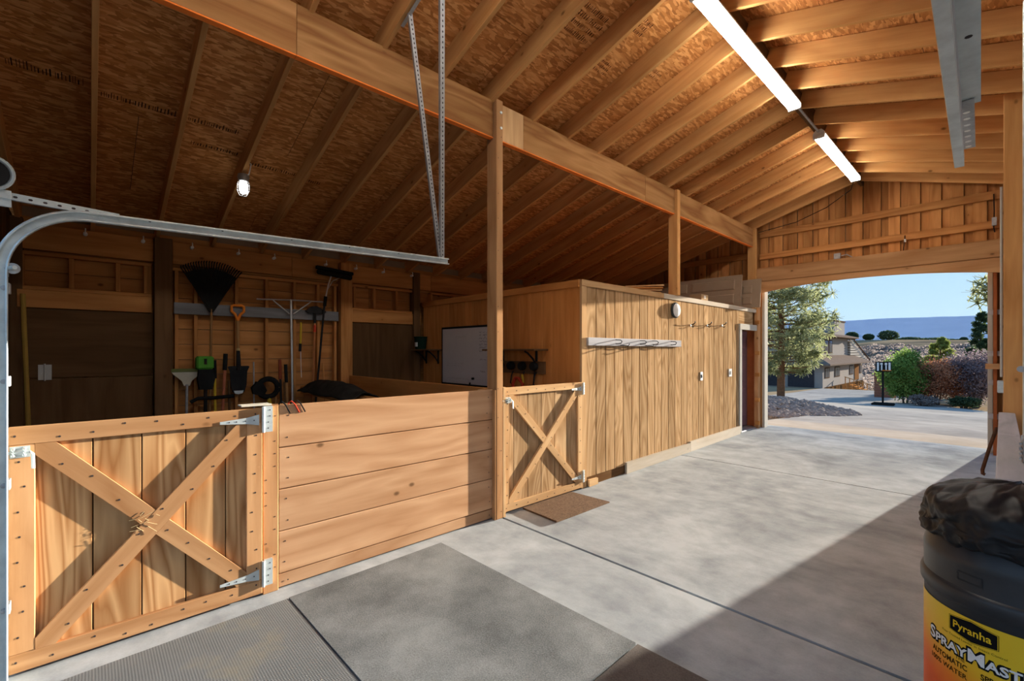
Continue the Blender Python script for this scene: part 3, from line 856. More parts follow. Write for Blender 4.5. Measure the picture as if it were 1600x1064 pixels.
def shelf(x0, x1, z, brackets, label):
    s = empty('wall_shelf', ((x0 + x1) / 2, YT, z), label, 'shelf')
    box('shelf_board', (x0, YT - .26, z - .022), (x1, YT - .002, z), 'darkwood', s)
    for bx in brackets:
        b = box('bracket', (bx - .015, YT - .02, z - .24), (bx + .015, YT - .002, z - .023), BLACK_METAL, s)
        MB().tube([(bx, YT - .02, z - .20), (bx, YT - .08, z - .12), (bx, YT - .17, z - .05), (bx, YT - .22, z - .03)], .012, 6).build('scroll', BLACK_METAL, b, True)
shelf(-6.76, -6.20, 1.655, (-6.66, -6.30), 'dark shelf with scroll brackets left of the whiteboard')
shelf(-4.86, -3.86, 1.650, (-4.7, -4.06), 'dark shelf with scroll brackets right of the whiteboard')
bk = empty('small_bucket', (-6.63, YT - .14, 1.656), 'small dark green bucket on the shelf left of the whiteboard', 'bucket')
MB().lathe([(.0, 0), (.085, 0), (.105, .19), (.112, .195), (.112, .21), (.10, .21), (.08, .01), (0, .01)], (-6.63, YT - .14, 1.656), 20).build('pail', plain('dark_green_plastic', (.012, .03, .02), .35), bk, True)
MB().box((-6.63, YT - .249, 1.70), (-6.57, YT - .236, 1.77)).build('paper_label', WHITEPL, bk)
MB().tube([(-6.74, YT - .14, 1.85), (-6.73, YT - .2, 1.80), (-6.63, YT - .26, 1.79), (-6.53, YT - .2, 1.80), (-6.52, YT - .14, 1.85)], .004, 6).build('bail', BLACK_METAL, bk, True)
hk = empty('bridle_rack', (-4.4, YT, 1.4), 'dark wooden rack of black bridle hooks under the shelf', 'hook rail')
box('rack_board', (-4.80, YT - .03, 1.33), (-3.90, YT - .002, 1.49), 'darkwood', hk)
for i in range(4):
    x = -4.68 + .215 * i
    MB().lathe([(.0, 0), (.05, 0), (.055, .02), (.055, .06), (.035, .08), (0, .085)], (x, YT - .12, 1.43), 14, 'y').build('bridle_holder', BLACK, hk, True)
    MB().tube([(x, YT - .04, 1.36), (x, YT - .07, 1.30), (x, YT - .09, 1.20), (x, YT - .06, 1.19)], .008, 6).build('lower_hook', BLACK_METAL, hk, True)
hl = empty('red_halter', (-4.3, YT - .08, 1.2), 'red halter hanging from the bridle rack', 'halter')
MB().tube([(-4.36, YT - .1, 1.27), (-4.40, YT - .11, 1.18), (-4.36, YT - .1, 1.10), (-4.24, YT - .1, 1.10), (-4.22, YT - .1, 1.20), (-4.30, YT - .1, 1.27), (-4.36, YT - .1, 1.27)], .02, 8).build('noseband', REDPAINT, hl, True)
MB().tube([(-4.24, YT - .09, 1.32), (-4.22, YT - .09, 1.24), (-4.23, YT - .09, 1.18)], .014, 8).build('cheek_strap', YELLOW, hl, True)
rp_ = empty('coiled_rope', (-4.05, YT - .1, 1.12), 'dark coiled rope hanging at the right end of the bridle rack', 'rope')
for i in range(3):
    MB().tube([(-4.05 + .11 * math.cos(q), YT - .07 - .02 * i, 1.11 + .075 * math.sin(q)) for q in np.linspace(0, 6.28, 18)], .012, 6).build('coil', BLACK, rp_, True)
MB().tube([(-4.05, YT - .08, 1.18), (-4.045, YT - .06, 1.38)], .008, 6).build('rope_loop', BLACK, rp_, True)

# ---- loose things on top of the tack room
def panel_door(label, Lx, Wz, loc, rot, mat, cells):
    d = empty('panel_door', (0, 0, 0), label, 'door', 'spare doors stored on the tack room')
    box('door_slab', (-Lx / 2, 0, 0), (Lx / 2, .035, Wz), mat, d)
    for (a, b, c, e) in cells:
        i = .02; m = MB()
        q = [(a, c), (b, c), (b, e), (a, e)]; q2 = [(a + i, c + i), (b - i, c + i), (b - i, e - i), (a + i, e - i)]
        m.add([(x, -.0005, z) for x, z in q] + [(x, -.014, z) for x, z in q2], [(4, 5, 6, 7), (0, 1, 5, 4), (1, 2, 6, 5), (2, 3, 7, 6), (3, 0, 4, 7)])
        m.build('raised_panel', mat, d)
    d.location = loc; d.rotation_euler = rot
    return d
panel_door('beige panel door lying on its side on the tack room roof', 2.0, .66, (-4.46, 9.26, ZT + .012), (-.16, 0, 0), BEIGE,
           [(-.9, -.1, .08, .28), (-.9, -.1, .37, .58), (.0, .88, .08, .28), (.0, .88, .37, .58)])
panel_door('narrow beige panel door leaning upright beside the gable post', .9, .56, (-3.62, 9.46, ZT + .012), (-.12, 0, 0), BEIGE,
           [(.12, .30, .06, .22), (.12, .30, .28, .44), (-.3, .0, .06, .44)])
bx = empty('small_carton', (-3.55, 7.95, ZT), 'small tan carton with a white sticker on the tack room roof', 'box')
box('carton', (-3.62, 7.5, ZT + .001), (-3.42, 7.76, ZT + .12), plain('tan_card', (.42, .30, .18), .8), bx)
box('sticker', (-3.42, 7.60, ZT + .05), (-3.418, 7.67, ZT + .10), WHITEPL, bx, 0)
sc_ = empty('scrap_boards', (-3.7, 5.9, ZT), 'short pale board ends stacked on the tack room roof before the post', 'boards')
for i in range(4):
    beam_between('board', (-3.9 + .03 * i, 5.5 + .1 * i, ZT + .02 + .03 * i), (-3.5 + .02 * i, 6.25, ZT + .03 + .035 * i), .14, .02, 'pale_fir' if i % 2 else 'oldwood', sc_)

# ------------------------------------------------------------------ mats
def mat_box(name, poly, z, th, mat, label):
    m = MB().prism(poly, 'z', z, z + th)
    o = m.build(name, mat); tag(o, label, 'mat'); return o
g = G('rubber_mat_smooth'); v = g.coords(rnd=False)
a = g.noise(v, 1.5, 5, .6); b = g.noise(v, 130, 2, .7)
g.col(g.ramp(g.math('ADD', g.math('MULTIPLY', a, .6), g.math('MULTIPLY', b, .4)), [(.40, (.085, .095, .098)), (.62, (.27, .29, .29))])); g.pbr(.7, 0, .3); g.bump(b, .08, .002)
MAT_SMOOTH = g.m
g = G('rubber_mat_ribbed'); v = g.coords(rnd=False)
wv = g.n('TexWave', bands_direction='X'); wv.inputs['Scale'].default_value = 26; g.l(v, wv.inputs['Vector'])
wv2 = g.n('TexWave', bands_direction='Y'); wv2.inputs['Scale'].default_value = 26; g.l(v, wv2.inputs['Vector'])
rib = g.math('MULTIPLY', wv.outputs['Fac'], 1.0)
rib2 = g.math('ADD', rib, g.math('MULTIPLY', wv2.outputs['Fac'], .5))
st = g.noise(v, 2.0, 4, .6)
g.col(g.mix(g.range(st, .55, .72), g.ramp(g.math('ADD', g.math('MULTIPLY', rib2, .5), g.math('MULTIPLY', st, .3)), [(.15, (.050, .055, .055)), (.85, (.27, .285, .28))]), (.24, .22, .16))); g.pbr(.7, 0, .3); g.bump(rib2, .10, .004)
MAT_RIB = g.m
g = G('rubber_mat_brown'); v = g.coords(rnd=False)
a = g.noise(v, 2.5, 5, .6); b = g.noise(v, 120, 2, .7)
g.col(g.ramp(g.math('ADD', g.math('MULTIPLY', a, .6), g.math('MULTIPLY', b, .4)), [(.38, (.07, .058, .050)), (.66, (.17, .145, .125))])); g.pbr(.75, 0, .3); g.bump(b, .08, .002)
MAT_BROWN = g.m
mat_box('rubber_mat', [(-3.205, 2.165), (-1.372, 2.205), (-1.345, .985), (-3.165, .955)], .0015, .014, MAT_SMOOTH, 'smooth grey rubber mat in front of the plank fence')
mat_box('rubber_mat', [(-3.160, .945), (-1.345, .975), (-1.31, -.25), (-3.12, -.28)], .0015, .012, MAT_RIB, 'ribbed grey rubber mat in front of the big gate')
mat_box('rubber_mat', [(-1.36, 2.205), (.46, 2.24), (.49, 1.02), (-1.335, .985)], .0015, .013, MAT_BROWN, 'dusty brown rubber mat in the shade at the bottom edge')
g = G('coir_mat'); v = g.coords(rnd=False)
a = g.noise(v, 60, 4, .7); b = g.noise(v, 300, 2, .7)
g.col(g.ramp(g.math('ADD', g.math('MULTIPLY', a, .6), g.math('MULTIPLY', b, .4)), [(.35, (.075, .040, .022)), (.65, (.27, .16, .085))])); g.pbr(.95, 0, .1); g.bump(b, 1.0, .01)
mat_box('door_mat', [(-3.335, 3.25), (-2.855, 3.225), (-2.835, 4.05), (-3.335, 4.02)], .006, .018, g.m, 'brown coir doormat before the small gate')

# ------------------------------------------------------------------ lamps under the ridge
TUBE = emit('fluorescent_tube', (1.0, .97, .90), TUBE_STRENGTH)
TUBE2 = emit('lamp_bulb_glow', (1.0, .97, .92), 5.0)
ENAMEL = plain('white_enamel', (.72, .72, .70), .35, 0, .05)
XL = -1.60
def strip_light(y0, y1, label):
    s = empty('strip_light', (XL, (y0 + y1) / 2, 4.44), label, 'lamp', 'fluorescent strip lights under the ridge')
    z = 4.47
    m = MB().prism([(XL - .03, z), (XL - .06, z - .035), (XL - .065, z - .06), (XL - .03, z - .075), (XL + .03, z - .075), (XL + .065, z - .06), (XL + .06, z - .035), (XL + .03, z)], 'y', y0, y1)
    m.build('housing', ENAMEL, s)
    for dx in (-.042, .042):
        MB().tube([(XL + dx, y0 + .03, z - .088), (XL + dx, y1 - .03, z - .088)], .0175, 12).build('tube', TUBE, s, True)
    for y in (y0, y1 - .03):
        box('socket', (XL - .065, y, z - .112), (XL + .065, y + .028, z - .062), ENAMEL, s)
    for y in (y0 + .3, y1 - .3): box('hanger', (XL - .02, y - .02, z), (XL + .02, y + .02, z + .05), GALV_DULL, s)
strip_light(3.44, 5.88, 'nearer fluorescent strip light under the roof ridge')
strip_light(-.15, 2.29, 'unseen fluorescent strip light added under the near ridge as fill')  # added out of view to brighten the interior
strip_light(6.86, 9.05, 'farther fluorescent strip light under the roof ridge')
cn_ = MB().tube([(XL, 5.885, 4.44), (XL, 6.2, 4.44), (XL, 6.85, 4.44)], .014, 8).build('light_conduit', GALV_DULL, None, True)
tag(cn_, 'thin metal conduit joining the two strip lights', 'conduit')
cb = empty('lamp_cable', (XL, 9.3, 4.3), 'loose cable from the farther strip light to the gable', 'cable')
MB().tube([(XL - .02, 9.05, 4.40), (XL - .1, 9.25, 4.30), (XL - .5, 9.5, 4.15), (-2.6, 9.62, 4.02), (-3.25, 9.62, 3.95)], .006, 6).build('cord', BLACK, cb, True)

# caged lamp on the lean-to rafter
cx, cy, cz = -5.30, 1.16, 3.435
cl = empty('caged_lamp', (cx, cy, cz), 'caged utility lamp glowing on a rafter over the stall', 'lamp')
MB().lathe([(.0, .0), (.05, .0), (.055, -.03), (.045, -.07), (.038, -.075)], (cx, cy, cz), 16).build('lamp_base', GALV_DULL, cl, True)
MB().lathe([(.034, -.078), (.042, -.11), (.042, -.155), (.03, -.19), (.0, -.205)], (cx, cy, cz), 16).build('glass', TUBE2, cl, True)
for k in range(6):
    a = k * math.pi / 3
    MB().tube([(cx + r_ * math.cos(a), cy + r_ * math.sin(a), cz + h_) for r_, h_ in ((.05, -.075), (.058, -.12), (.056, -.17), (.035, -.215), (0, -.225))], .003, 5).build('cage_wire', GALV_DULL, cl)
for h_, r_ in ((-.10, .056), (-.16, .058)):
    MB().tube([(cx + r_ * math.cos(q), cy + r_ * math.sin(q), cz + h_) for q in np.linspace(0, 6.283, 17)], .003, 5).build('cage_ring', GALV_DULL, cl)
MB().tube([(cx, cy, cz - .02), (cx + .05, cy + .04, cz + .0), (cx + .09, cy + .05, cz + .09), (cx + .06, cy + .02, cz + .14)], .006, 6).build('cable', WHITEPL, cl, True)

# ------------------------------------------------------------------ overhead door tracks
def channel(path, inward, wd=.052, dp=.020, nm='track_rail', par=None):
    """rolled C track: swept profile along a path in the y-z plane; `inward` is the side that opens"""
    prof = [(0, -wd / 2), (0, wd / 2), (dp, wd / 2), (dp * 1.2, wd / 2 - .006), (dp * 1.2, wd / 2 - .012), (dp * .2, wd / 2 - .004), (dp * .15, -wd / 2 + .004), (dp * 1.2, -wd / 2 + .008), (dp * 1.4, -wd / 2 + .002), (dp * 1.3, -wd / 2)]
    pts = [Vector(p) for p in path]; vs = []
    for i, p in enumerate(pts):
        d = (pts[min(i + 1, len(pts) - 1)] - pts[max(i - 1, 0)]).normalized()
        nrm = Vector((0, -d.z, d.y))
        for (a, b) in prof: vs.append(p + Vector((inward * a, 0, 0)) + nrm * b)
    n = len(prof)
    fs = [(i * n + k, i * n + (k + 1) % n, (i + 1) * n + (k + 1) % n, (i + 1) * n + k) for i in range(len(pts) - 1) for k in range(n)]
    fs += [tuple(range(n)), tuple(range((len(pts) - 1) * n, len(pts) * n))]
    return MB().add(vs, fs).build(nm, GALV, par)
def track_path(x, y0, zr, y1, z1, r=.325):
    p = [(x, y0, 0.03), (x, y0, 1.0), (x, y0, zr - r)]
    for k in range(1, 15):
        a = math.pi / 2 * k / 14
        p.append((x, y0 + r - r * math.cos(a), zr - r + r * math.sin(a)))
    p.append((x, y1, z1))
    return p
TX = -3.262
tl = empty('door_track', (TX, 0, 0), 'curved galvanised overhead door track across the left stall', 'door track')
channel(track_path(TX, -.312, 2.325, 2.27, 2.395), 1, par=tl)
def holes(m, pts, r, axis='x'):
    for p in pts: m.lathe([(r, -.001), (r, .001)], p, 6, axis)
m = MB(); holes(m, [(TX + .0035, y, 2.335 + .031 * (y - .05) + .01) for y in (.25, .6, 1.0, 1.4, 1.8, 2.2)], .007)
m.build('track_holes', SCREW, tl)['kind'] = 'stuff'
# vertical angle iron and brackets
box('jamb_angle', (TX - .06, -.34, .02), (TX - .005, -.336, 2.05), GALV, tl, 0)
for z in (.35, .95, 1.45, 1.9):
    box('track_bracket', (TX - .05, -.335, z), (TX - .001, -.28, z + .05), GALV_DULL, tl, .002)
    MB().lathe([(.012, 0), (.012, .012), (0, .014)], (TX - .001, -.30, z + .025), 8, 'x').build('bracket_bolt', GALV_DULL, tl)
# perforated angle joining the flag bracket and track
def perforated(a, b, w, name, par, nh, mat=GALV_DULL, holer=.006, up=(0, 0, 1)):
    a, b = Vector(a), Vector(b); d = (b - a).normalized(); u = Vector(up); s = (u - u.dot(d) * d).normalized(); nrm = d.cross(s)
    o = beam_between(name, a, b, .003, w, mat, par, up, 0)
    f = beam_between('flange', a - s * w / 2 + nrm * w * .35, b - s * w / 2 + nrm * w * .35, w * .7, .003, mat, o if False else par, up, 0)
    m = MB()
    for i in range(nh):
        c = a + (b - a) * ((i + .5) / nh)
        vs = []
        for sg in (1, -1):
            for k in range(6):
                q = math.pi / 3 * k
                vs.append(c + d * math.cos(q) * holer * 1.5 + s * math.sin(q) * holer + nrm * .0022 * sg)
        m.add(vs, [tuple(range(6)), tuple(range(11, 5, -1))])
    m.build('slot_holes', SCREW, par)['kind'] = 'stuff'
perforated((TX - .01, -.34, 2.375), (TX - .01, .12, 2.350), .036, 'flag_arm', tl, 9, GALV)
box('flag_bracket', (TX - .004, -.40, 2.315), (TX + .008, -.275, 2.395), GALV, tl, .002)
box('flag_bracket', (TX - .012, -.40, 1.98), (TX + .0, -.285, 2.12), GALV, tl, .002)
MB().tube([(TX + .02, -.33, 2.05), (TX + .02, -.33, 2.36)], .006, 6).build('lift_cable', GALV_DULL, tl)
MB().tube([(TX - .02, -.30, 2.02), (TX + .06, -.26, 2.02)], .010, 8).build('roller_stem', GALV, tl, True)
MB().lathe([(0, 0), (.024, 0), (.026, .006), (.026, .016), (0, .018)], (TX + .002, -.27, 2.02), 14, 'x').build('roller', GALV_DULL, tl, True)
pl = empty('cable_drum', (TX, -.35, 2.5), 'round cable pulley of the overhead door at the left edge', 'pulley')
MB().lathe([(.018, .0), (.030, .002), (.060, .006), (.072, .010), (.078, .018), (.084, .022), (.086, .030), (.082, .036), (.074, .034), (.068, .024), (.058, .012), (.028, .008)], (TX - .01, -.345, 2.465), 32, 'x').build('drum_wheel', GALV, pl, True)
MB().lathe([(0, 0), (.066, 0), (.066, .004), (0, .004)], (TX + .013, -.345, 2.465), 24, 'x').build('dark_inside_disc', BLACK_METAL, pl)  # black disc added to stand in for the dark of the open wheel
MB().lathe([(0, 0), (.018, 0), (.018, .045), (0, .05)], (TX - .01, -.345, 2.465), 12, 'x').build('axle', plain('copper_axle', (.5, .2, .08), .35, .8), pl, True)
# hanging straps at the end of the track
hs_ = empty('track_hanger', (TX, 2.2, 2.43), 'pair of perforated steel straps hanging the left track from the rafters', 'strap')
perforated((TX - .01, 2.21, 2.40), (-2.985, 1.745, 4.13), .032, 'strap', hs_, 60, GALV_DULL, .0055, (0, 1, 0))
perforated((TX - .01, 2.225, 2.40), (-2.69, 1.83, 4.25), .036, 'strap', hs_, 60, GALV_DULL, .0055, (0, 1, 0))
perforated((-3.10, 1.752, 4.10), (-2.60, 1.752, 4.25), .036, 'top_angle', hs_, 16, GALV_DULL, .0055, (0, 0, 1))
MB().lathe([(0, 0), (.012, 0), (.012, .01), (0, .012)], (TX + .004, 2.215, 2.42), 8, 'x').build('bolt', GALV_DULL, hs_)

tr = empty('door_track', (-.11, 1.2, 2.3), 'galvanised overhead door track end with perforated strap at upper right', 'door track')
YAW = -.022
def tx(y, x): return x + YAW * (y - 2.0)
channel([(tx(-.6, -.088), -.6, 2.37), (tx(.6, -.088), .6, 2.37), (tx(2.5, -.088), 2.5, 2.365)], -1, .046, .020, par=tr)
beam_between('angle_plate', (tx(-.6, -.066), -.6, 2.452), (tx(2.17, -.066), 2.17, 2.452), .046, .003, GALV, tr, (0, 0, 1), 0)
beam_between('angle_plate', (tx(-.6, -.089), -.6, 2.42), (tx(2.17, -.089), 2.17, 2.42), .003, .066, GALV_DULL, tr, (0, 0, 1), 0)
m = MB()
for y in (1.70, 2.13): m.lathe([(.008, -.0025), (.008, .0025)], (tx(y, -.066), y, 2.452), 8, 'z')
m.build('plate_holes', SCREW, tr)['kind'] = 'stuff'
beam_between('end_strap', (tx(2.12, -.078), 2.12, 2.447), (tx(2.62, -.078), 2.62, 2.447), .040, .003, GALV_DULL, tr, (0, 0, 1), 0)
m = MB()
for k in range(7): m.lathe([(.009, -.003), (.009, .003)], (tx(2.22 + .062 * k, -.078), 2.22 + .062 * k, 2.447), 8, 'z')
m.build('strap_holes', WHITEPL, tr)['kind'] = 'stuff'

# ------------------------------------------------------------------ right side: low wall, track, leaning rod
lw = empty('low_wall', (.06, 5.0, 0), 'low aisle wall with a worn grey painted cap on the right', 'wall')
for y0, y1 in ((3.1, 4.72), (4.725, 6.48)):
    box('wall_cap', (-.020, y0, .992), (.088, y1, 1.03), 'greywhite', lw, .004)
for z0 in (.02, .265, .51, .755):
    box('plank', (.0, 3.12, z0), (.038, 6.47, z0 + .235), 'inner', lw)
box('cap_trim', (-.016, 3.12, .87), (-.002, 6.47, .99), 'greywhite', lw)
rd = MB().tube([(-.026, 5.22, 1.02), (-.065, 5.12, .87), (-.100, 5.0, .715), (-.098, 4.985, .69), (-.085, 4.985, .685)], .012, 8).build('prop_rod', RUST, None, True)
tag(rd, 'rusty bent steel rod hanging off the low wall cap', 'rod')
vt = empty('sliding_door_edge', (.10, 3.9, 0), 'tall pale metal door edge at the right border', 'door')
box('edge_channel', (.082, 3.85, 1.03), (.16, 3.95, 3.6), GALV, vt, .004)
MB().lathe([(0, 0), (.018, 0), (.018, .02), (.01, .03), (0, .04)], (.075, 3.84, 1.52), 10, 'y').build('edge_bolt', GALV_DULL, vt, True)
lk = empty('cap_latch', (.1, 3.72, 1.03), 'grey metal latch box on the low wall cap', 'latch')
box('latch_box', (.072, 3.60, 1.032), (.16, 3.78, 1.16), GALV_DULL, lk, .006)
for k in range(4): box('latch_fin', (.062, 3.585, 1.05 + .026 * k), (.072, 3.66, 1.062 + .026 * k), GALV_DULL, lk, .001)

# ------------------------------------------------------------------ drum with the printed label and the bag on it
DX, DY, DR = .053, 2.63, .285
dr = empty('plastic_drum', (DX, DY, .015), 'black plastic drum with a yellow and orange fly spray label', 'drum')
prof = [(.0, 0), (.25, .0), (.272, .02), (.279, .06), (.279, .645), (.284, .655), (.291, .665), (.292, .70), (.288, .712), (.281, .718), (.280, .735), (.281, .80), (.282, .812), (.278, .83), (.262, .875), (.248, .895), (.246, .92), (.235, .925), (0, .925)]
MB().lathe(prof, (DX, DY, .015), 64).build('drum_shell', DRUM, dr, True)
R2 = .2805
def cyl_pt(th, z, r): return (DX + r * math.cos(th), DY + r * math.sin(th), z)
def cyl_patch(name, t0, t1, z0, z1, r, mat, par, n=40):
    m = MB(); vs = []
    for i in range(n + 1):
        th = D2R(t0 + (t1 - t0) * i / n)
        vs += [cyl_pt(th, z0, r), cyl_pt(th, z1, r)]
    m.add(vs, [(2 * i, 2 * i + 2, 2 * i + 3, 2 * i + 1) for i in range(n)])
    return m.build(name, mat, par, True, loc=(DX, DY, 0))
g = G('label_print'); tcn = g.n('TexCoord'); sp_ = g.n('SeparateXYZ'); g.l(tcn.outputs['Object'], sp_.inputs[0])
f = g.math('ADD', g.math('MULTIPLY', sp_.outputs['Z'], -3.2), g.math('MULTIPLY', sp_.outputs['X'], -1.9))
f = g.math('ADD', f, g.math('MULTIPLY', g.noise(tcn.outputs['Object'], 9, 2), .10))
g.col(g.ramp(g.range(f, -1.45, -.55), [(.0, (.86, .57, .022)), (.35, (.88, .50, .022)), (.75, (.86, .22, .015)), (1.0, (.80, .12, .01))])); g.pbr(.42, 0, .4)
LBL = g.m
lab = cyl_patch('paper_label', -178, -20, .20, .632, R2, LBL, dr, 60)
INKB = plain('label_black', (.012, .012, .012), .5); INKW = plain('label_white', (.82, .82, .80), .5); INKY = plain('label_yellow', (.88, .58, .03), .5)
INKR = plain('label_dark_text', (.06, .03, .01), .6)
def cyl_text(txt, th0, th1, z, h, r, mat, bold=0.0, nm='lettering', caps_big=None, slope=0.0):
    cu = bpy.data.curves.new('txt', 'FONT'); cu.body = txt; cu.size = 1.0; cu.offset = bold; cu.resolution_u = 3
    cu.space_character = 1.02
    if caps_big:
        cu.small_caps_scale = caps_big
        for i, chh in enumerate(txt):
            if chh.islower(): cu.body_format[i].use_small_caps = True
    to = bpy.data.objects.new('txt', cu); COL.objects.link(to)
    dg = bpy.context.evaluated_depsgraph_get(); dg.update()
    me = bpy.data.meshes.new_from_object(to.evaluated_get(dg))
    bpy.data.objects.remove(to)
    xs = [q.co.x for q in me.vertices]; ys = [q.co.y for q in me.vertices]
    x0, x1 = min(xs), max(xs); y0, y1 = (0.0, .73)
    bm = bmesh.new(); bm.from_mesh(me)
    for q in bm.verts:
        f = (q.co.x - x0) / (x1 - x0); th = D2R(th0 + (th1 - th0) * f)
        q.co = Vector(cyl_pt(th, z + slope * f + (q.co.y - y0) / (y1 - y0) * h, r)) - Vector((DX, DY, 0))
    bm.to_mesh(me); bm.free()
    o = link(nm, me, mat, lab, (DX, DY, 0)); me.materials.clear(); me.materials.append(mat)
    return o
def cyl_poly(name, pts, r, mat):
    """filled convex outline in (angle, height), fanned in strips so that it hugs the drum"""
    n = 24; ts = [p[0] for p in pts]; a, b = min(ts), max(ts); vs = []
    def ext(t):
        zs = []
        for i in range(len(pts)):
            (t0, z0), (t1, z1) = pts[i], pts[(i + 1) % len(pts)]
            if min(t0, t1) - 1e-6 <= t <= max(t0, t1) + 1e-6:
                if abs(t1 - t0) < 1e-6: zs += [z0, z1]
                else: zs.append(z0 + (z1 - z0) * (t - t0) / (t1 - t0))
        return min(zs), max(zs)
    for i in range(n + 1):
        t = a + (b - a) * i / n; lo, hi = ext(t)
        vs += [cyl_pt(D2R(t), lo, r), cyl_pt(D2R(t), hi, r)]
    return MB().add(vs, [(2 * i, 2 * i + 2, 2 * i + 3, 2 * i + 1) for i in range(n)]).build(name, mat, lab, True)
def hexa(g_): return [(-132 - g_ * 200, .560 - g_ * .6), (-117.5, .548 - g_), (-103 + g_ * 200, .560 - g_ * .6), (-103 + g_ * 200, .610 + g_ * .6), (-117.5, .622 + g_), (-132 - g_ * 200, .610 + g_ * .6)]
cyl_poly('logo_plate', hexa(.004), R2 + .0004, INKB); cyl_poly('logo_plate', hexa(.0022), R2 + .0007, INKY); cyl_poly('logo_plate', hexa(0.0), R2 + .0010, INKB)
cyl_text('Pyranha', -129.5, -106, .573, .028, R2 + .0014, INKY, .018)
cyl_text('Your Trusted Leader in Insect Control', -139, -98, .535, .0085, R2 + .0005, INKR)
cyl_text('SprayMaster', -152.5, -78, .474, .052, R2 + .0006, INKB, .085, caps_big=.72)
cyl_text('SprayMaster', -152.0, -78.5, .477, .046, R2 + .0011, INKW, .022, caps_big=.72)
cyl_text('THE', -128, -121.5, .458, .012, R2 + .0006, INKR, .01)
cyl_text('AUTOMATIC', -149, -120, .430, .021, R2 + .0006, INKR, .03)
cyl_text('SPRAY', -112, -98, .430, .021, R2 + .0006, INKR, .03)
cyl_text('100% WATER', -150, -120, .398, .019, R2 + .0006, INKR, .02)
# embossed rectangle on the shoulder
for (t0, t1, z0, z1) in ((-127, -111, .790, .794), (-127, -111, .760, .764), (-127, -126.2, .764, .790), (-111.8, -111, .764, .790)):
    cyl_patch('emboss', t0, t1, z0, z1, .2835, DRUM, dr, 8)

# black plastic bag slumped over the drum top
def bag():
    nu, nv = 180, 64; vs = []
    for j in range(nv + 1):
        q = j / nv
        for i in range(nu):
            th = 2 * math.pi * i / nu
            c, s_ = math.cos(th), math.sin(th)
            # profile from crown to hem
            if q < .55:
                e = q / .55; r = .272 * math.sin(e * math.pi / 2) ** .75; z = .985 + .125 * math.cos(e * math.pi / 2) ** .8
            else:
                e = (q - .55) / .45; r = .272 + .016 * math.sin(e * math.pi); z = .985 - .11 * e
                if e > .85: r -= .02 * (e - .85) / .15
            p = Vector((c * 1.7, s_ * 1.7, z * 4 + 3))
            big = mnoise.noise(p * .9) ; fold = mnoise.noise(Vector((th * 1.6 + math.sin(th) * .5, q * 3.0, 5.0)))
            cre = abs(mnoise.noise(Vector((c * 3.1 + 9, s_ * 3.1, q * 4.5)))) 
            amp = .25 + .75 * math.sin(min(1, q * 1.2) * math.pi / 2)
            r += amp * (.022 * big + .020 * fold - .045 * cre + .010)
            z += .022 * mnoise.noise(Vector((c * 2 * (.3 + q), s_ * 2 * (.3 + q), 2.0))) - .035 * abs(mnoise.noise(Vector((c * 2.7 * (.4 + q), s_ * 2.7 * (.4 + q), 7.0))))
            if q > .8: z += .016 * math.sin(th * 3 + 1) * (q - .8) / .2 + .01 * mnoise.noise(Vector((th * 3, 1, 1)))
            cr2 = abs(mnoise.noise(Vector((c * 7 + 3, s_ * 7, q * 6 + 1)))) ; r -= amp * .006 * (1 - min(1, cr2 * 5)); z -= .005 * (1 - min(1, abs(mnoise.noise(Vector((c * 5 * (.4 + q), s_ * 5 * (.4 + q), 11.0)))) * 5)) * (q < .7)
            vs.append((DX + c * r, DY + s_ * r, z))
    fs = [(j * nu + i, j * nu + (i + 1) % nu, (j + 1) * nu + (i + 1) % nu, (j + 1) * nu + i) for j in range(nv) for i in range(nu)]
    o = MB().add(vs, fs).build('plastic_bag', BAG, None, False)
    o.data.polygons.foreach_set('use_smooth', [True] * len(o.data.polygons))
    tag(o, 'crumpled black plastic bag tied over the top of the drum', 'bag')
bag()

# ------------------------------------------------------------------ tools on the back wall
XT = XS + .035
gr = box('tool_rail', (XS + .001, .75, 2.075), (XS + .036, 2.755, 2.215), 'greywood', None, .004)
tag(gr, 'long grey painted tool rail on the back wall', 'rail')
XT = XS + .075
def tool(name, label, cat, base): return empty(name, base, label, cat, 'tools along the back wall')
def rod(par, nm, pts, r, mat, n=8): return MB().tube(pts, r, n).build(nm, mat, par, True)
# leaf rake, tines up
t = tool('leaf_rake', 'wide black leaf rake hung tines up on the tool rail', 'rake', (XT, 1.13, .5))
rod(t, 'handle', [(XT, 1.10, .45), (XT, 1.115, 1.2), (XT, 1.125, 2.15)], .014, W('handle', 2))
apex = Vector((XT + .01, 1.125, 2.17))
for k in range(25):
    q = (k - 12) / 12; a = q * .60
    p1_ = apex + Vector((.0, math.sin(a) * .52, math.cos(a) * .52)); p2_ = apex + Vector((.01, math.sin(a) * .56, math.cos(a) * .56 - .0)); p3_ = p2_ + Vector((.05, .003 * q, .01))
    MB().tube([apex + Vector((0, math.sin(a) * .05, .0)), p1_, p2_, p3_], .0075, 5).build('tine', BLACK, t)
web = [(apex.y - .02, apex.z - .06)] + [(apex.y + math.sin(-.60 + 1.2 * k / 16) * .485, apex.z + math.cos(-.60 + 1.2 * k / 16) * .485) for k in range(17)] + [(apex.y + .02, apex.z - .06)]
MB().prism(web[::-1], 'x', XT + .002, XT + .012).build('fan_web', BLACK, t)
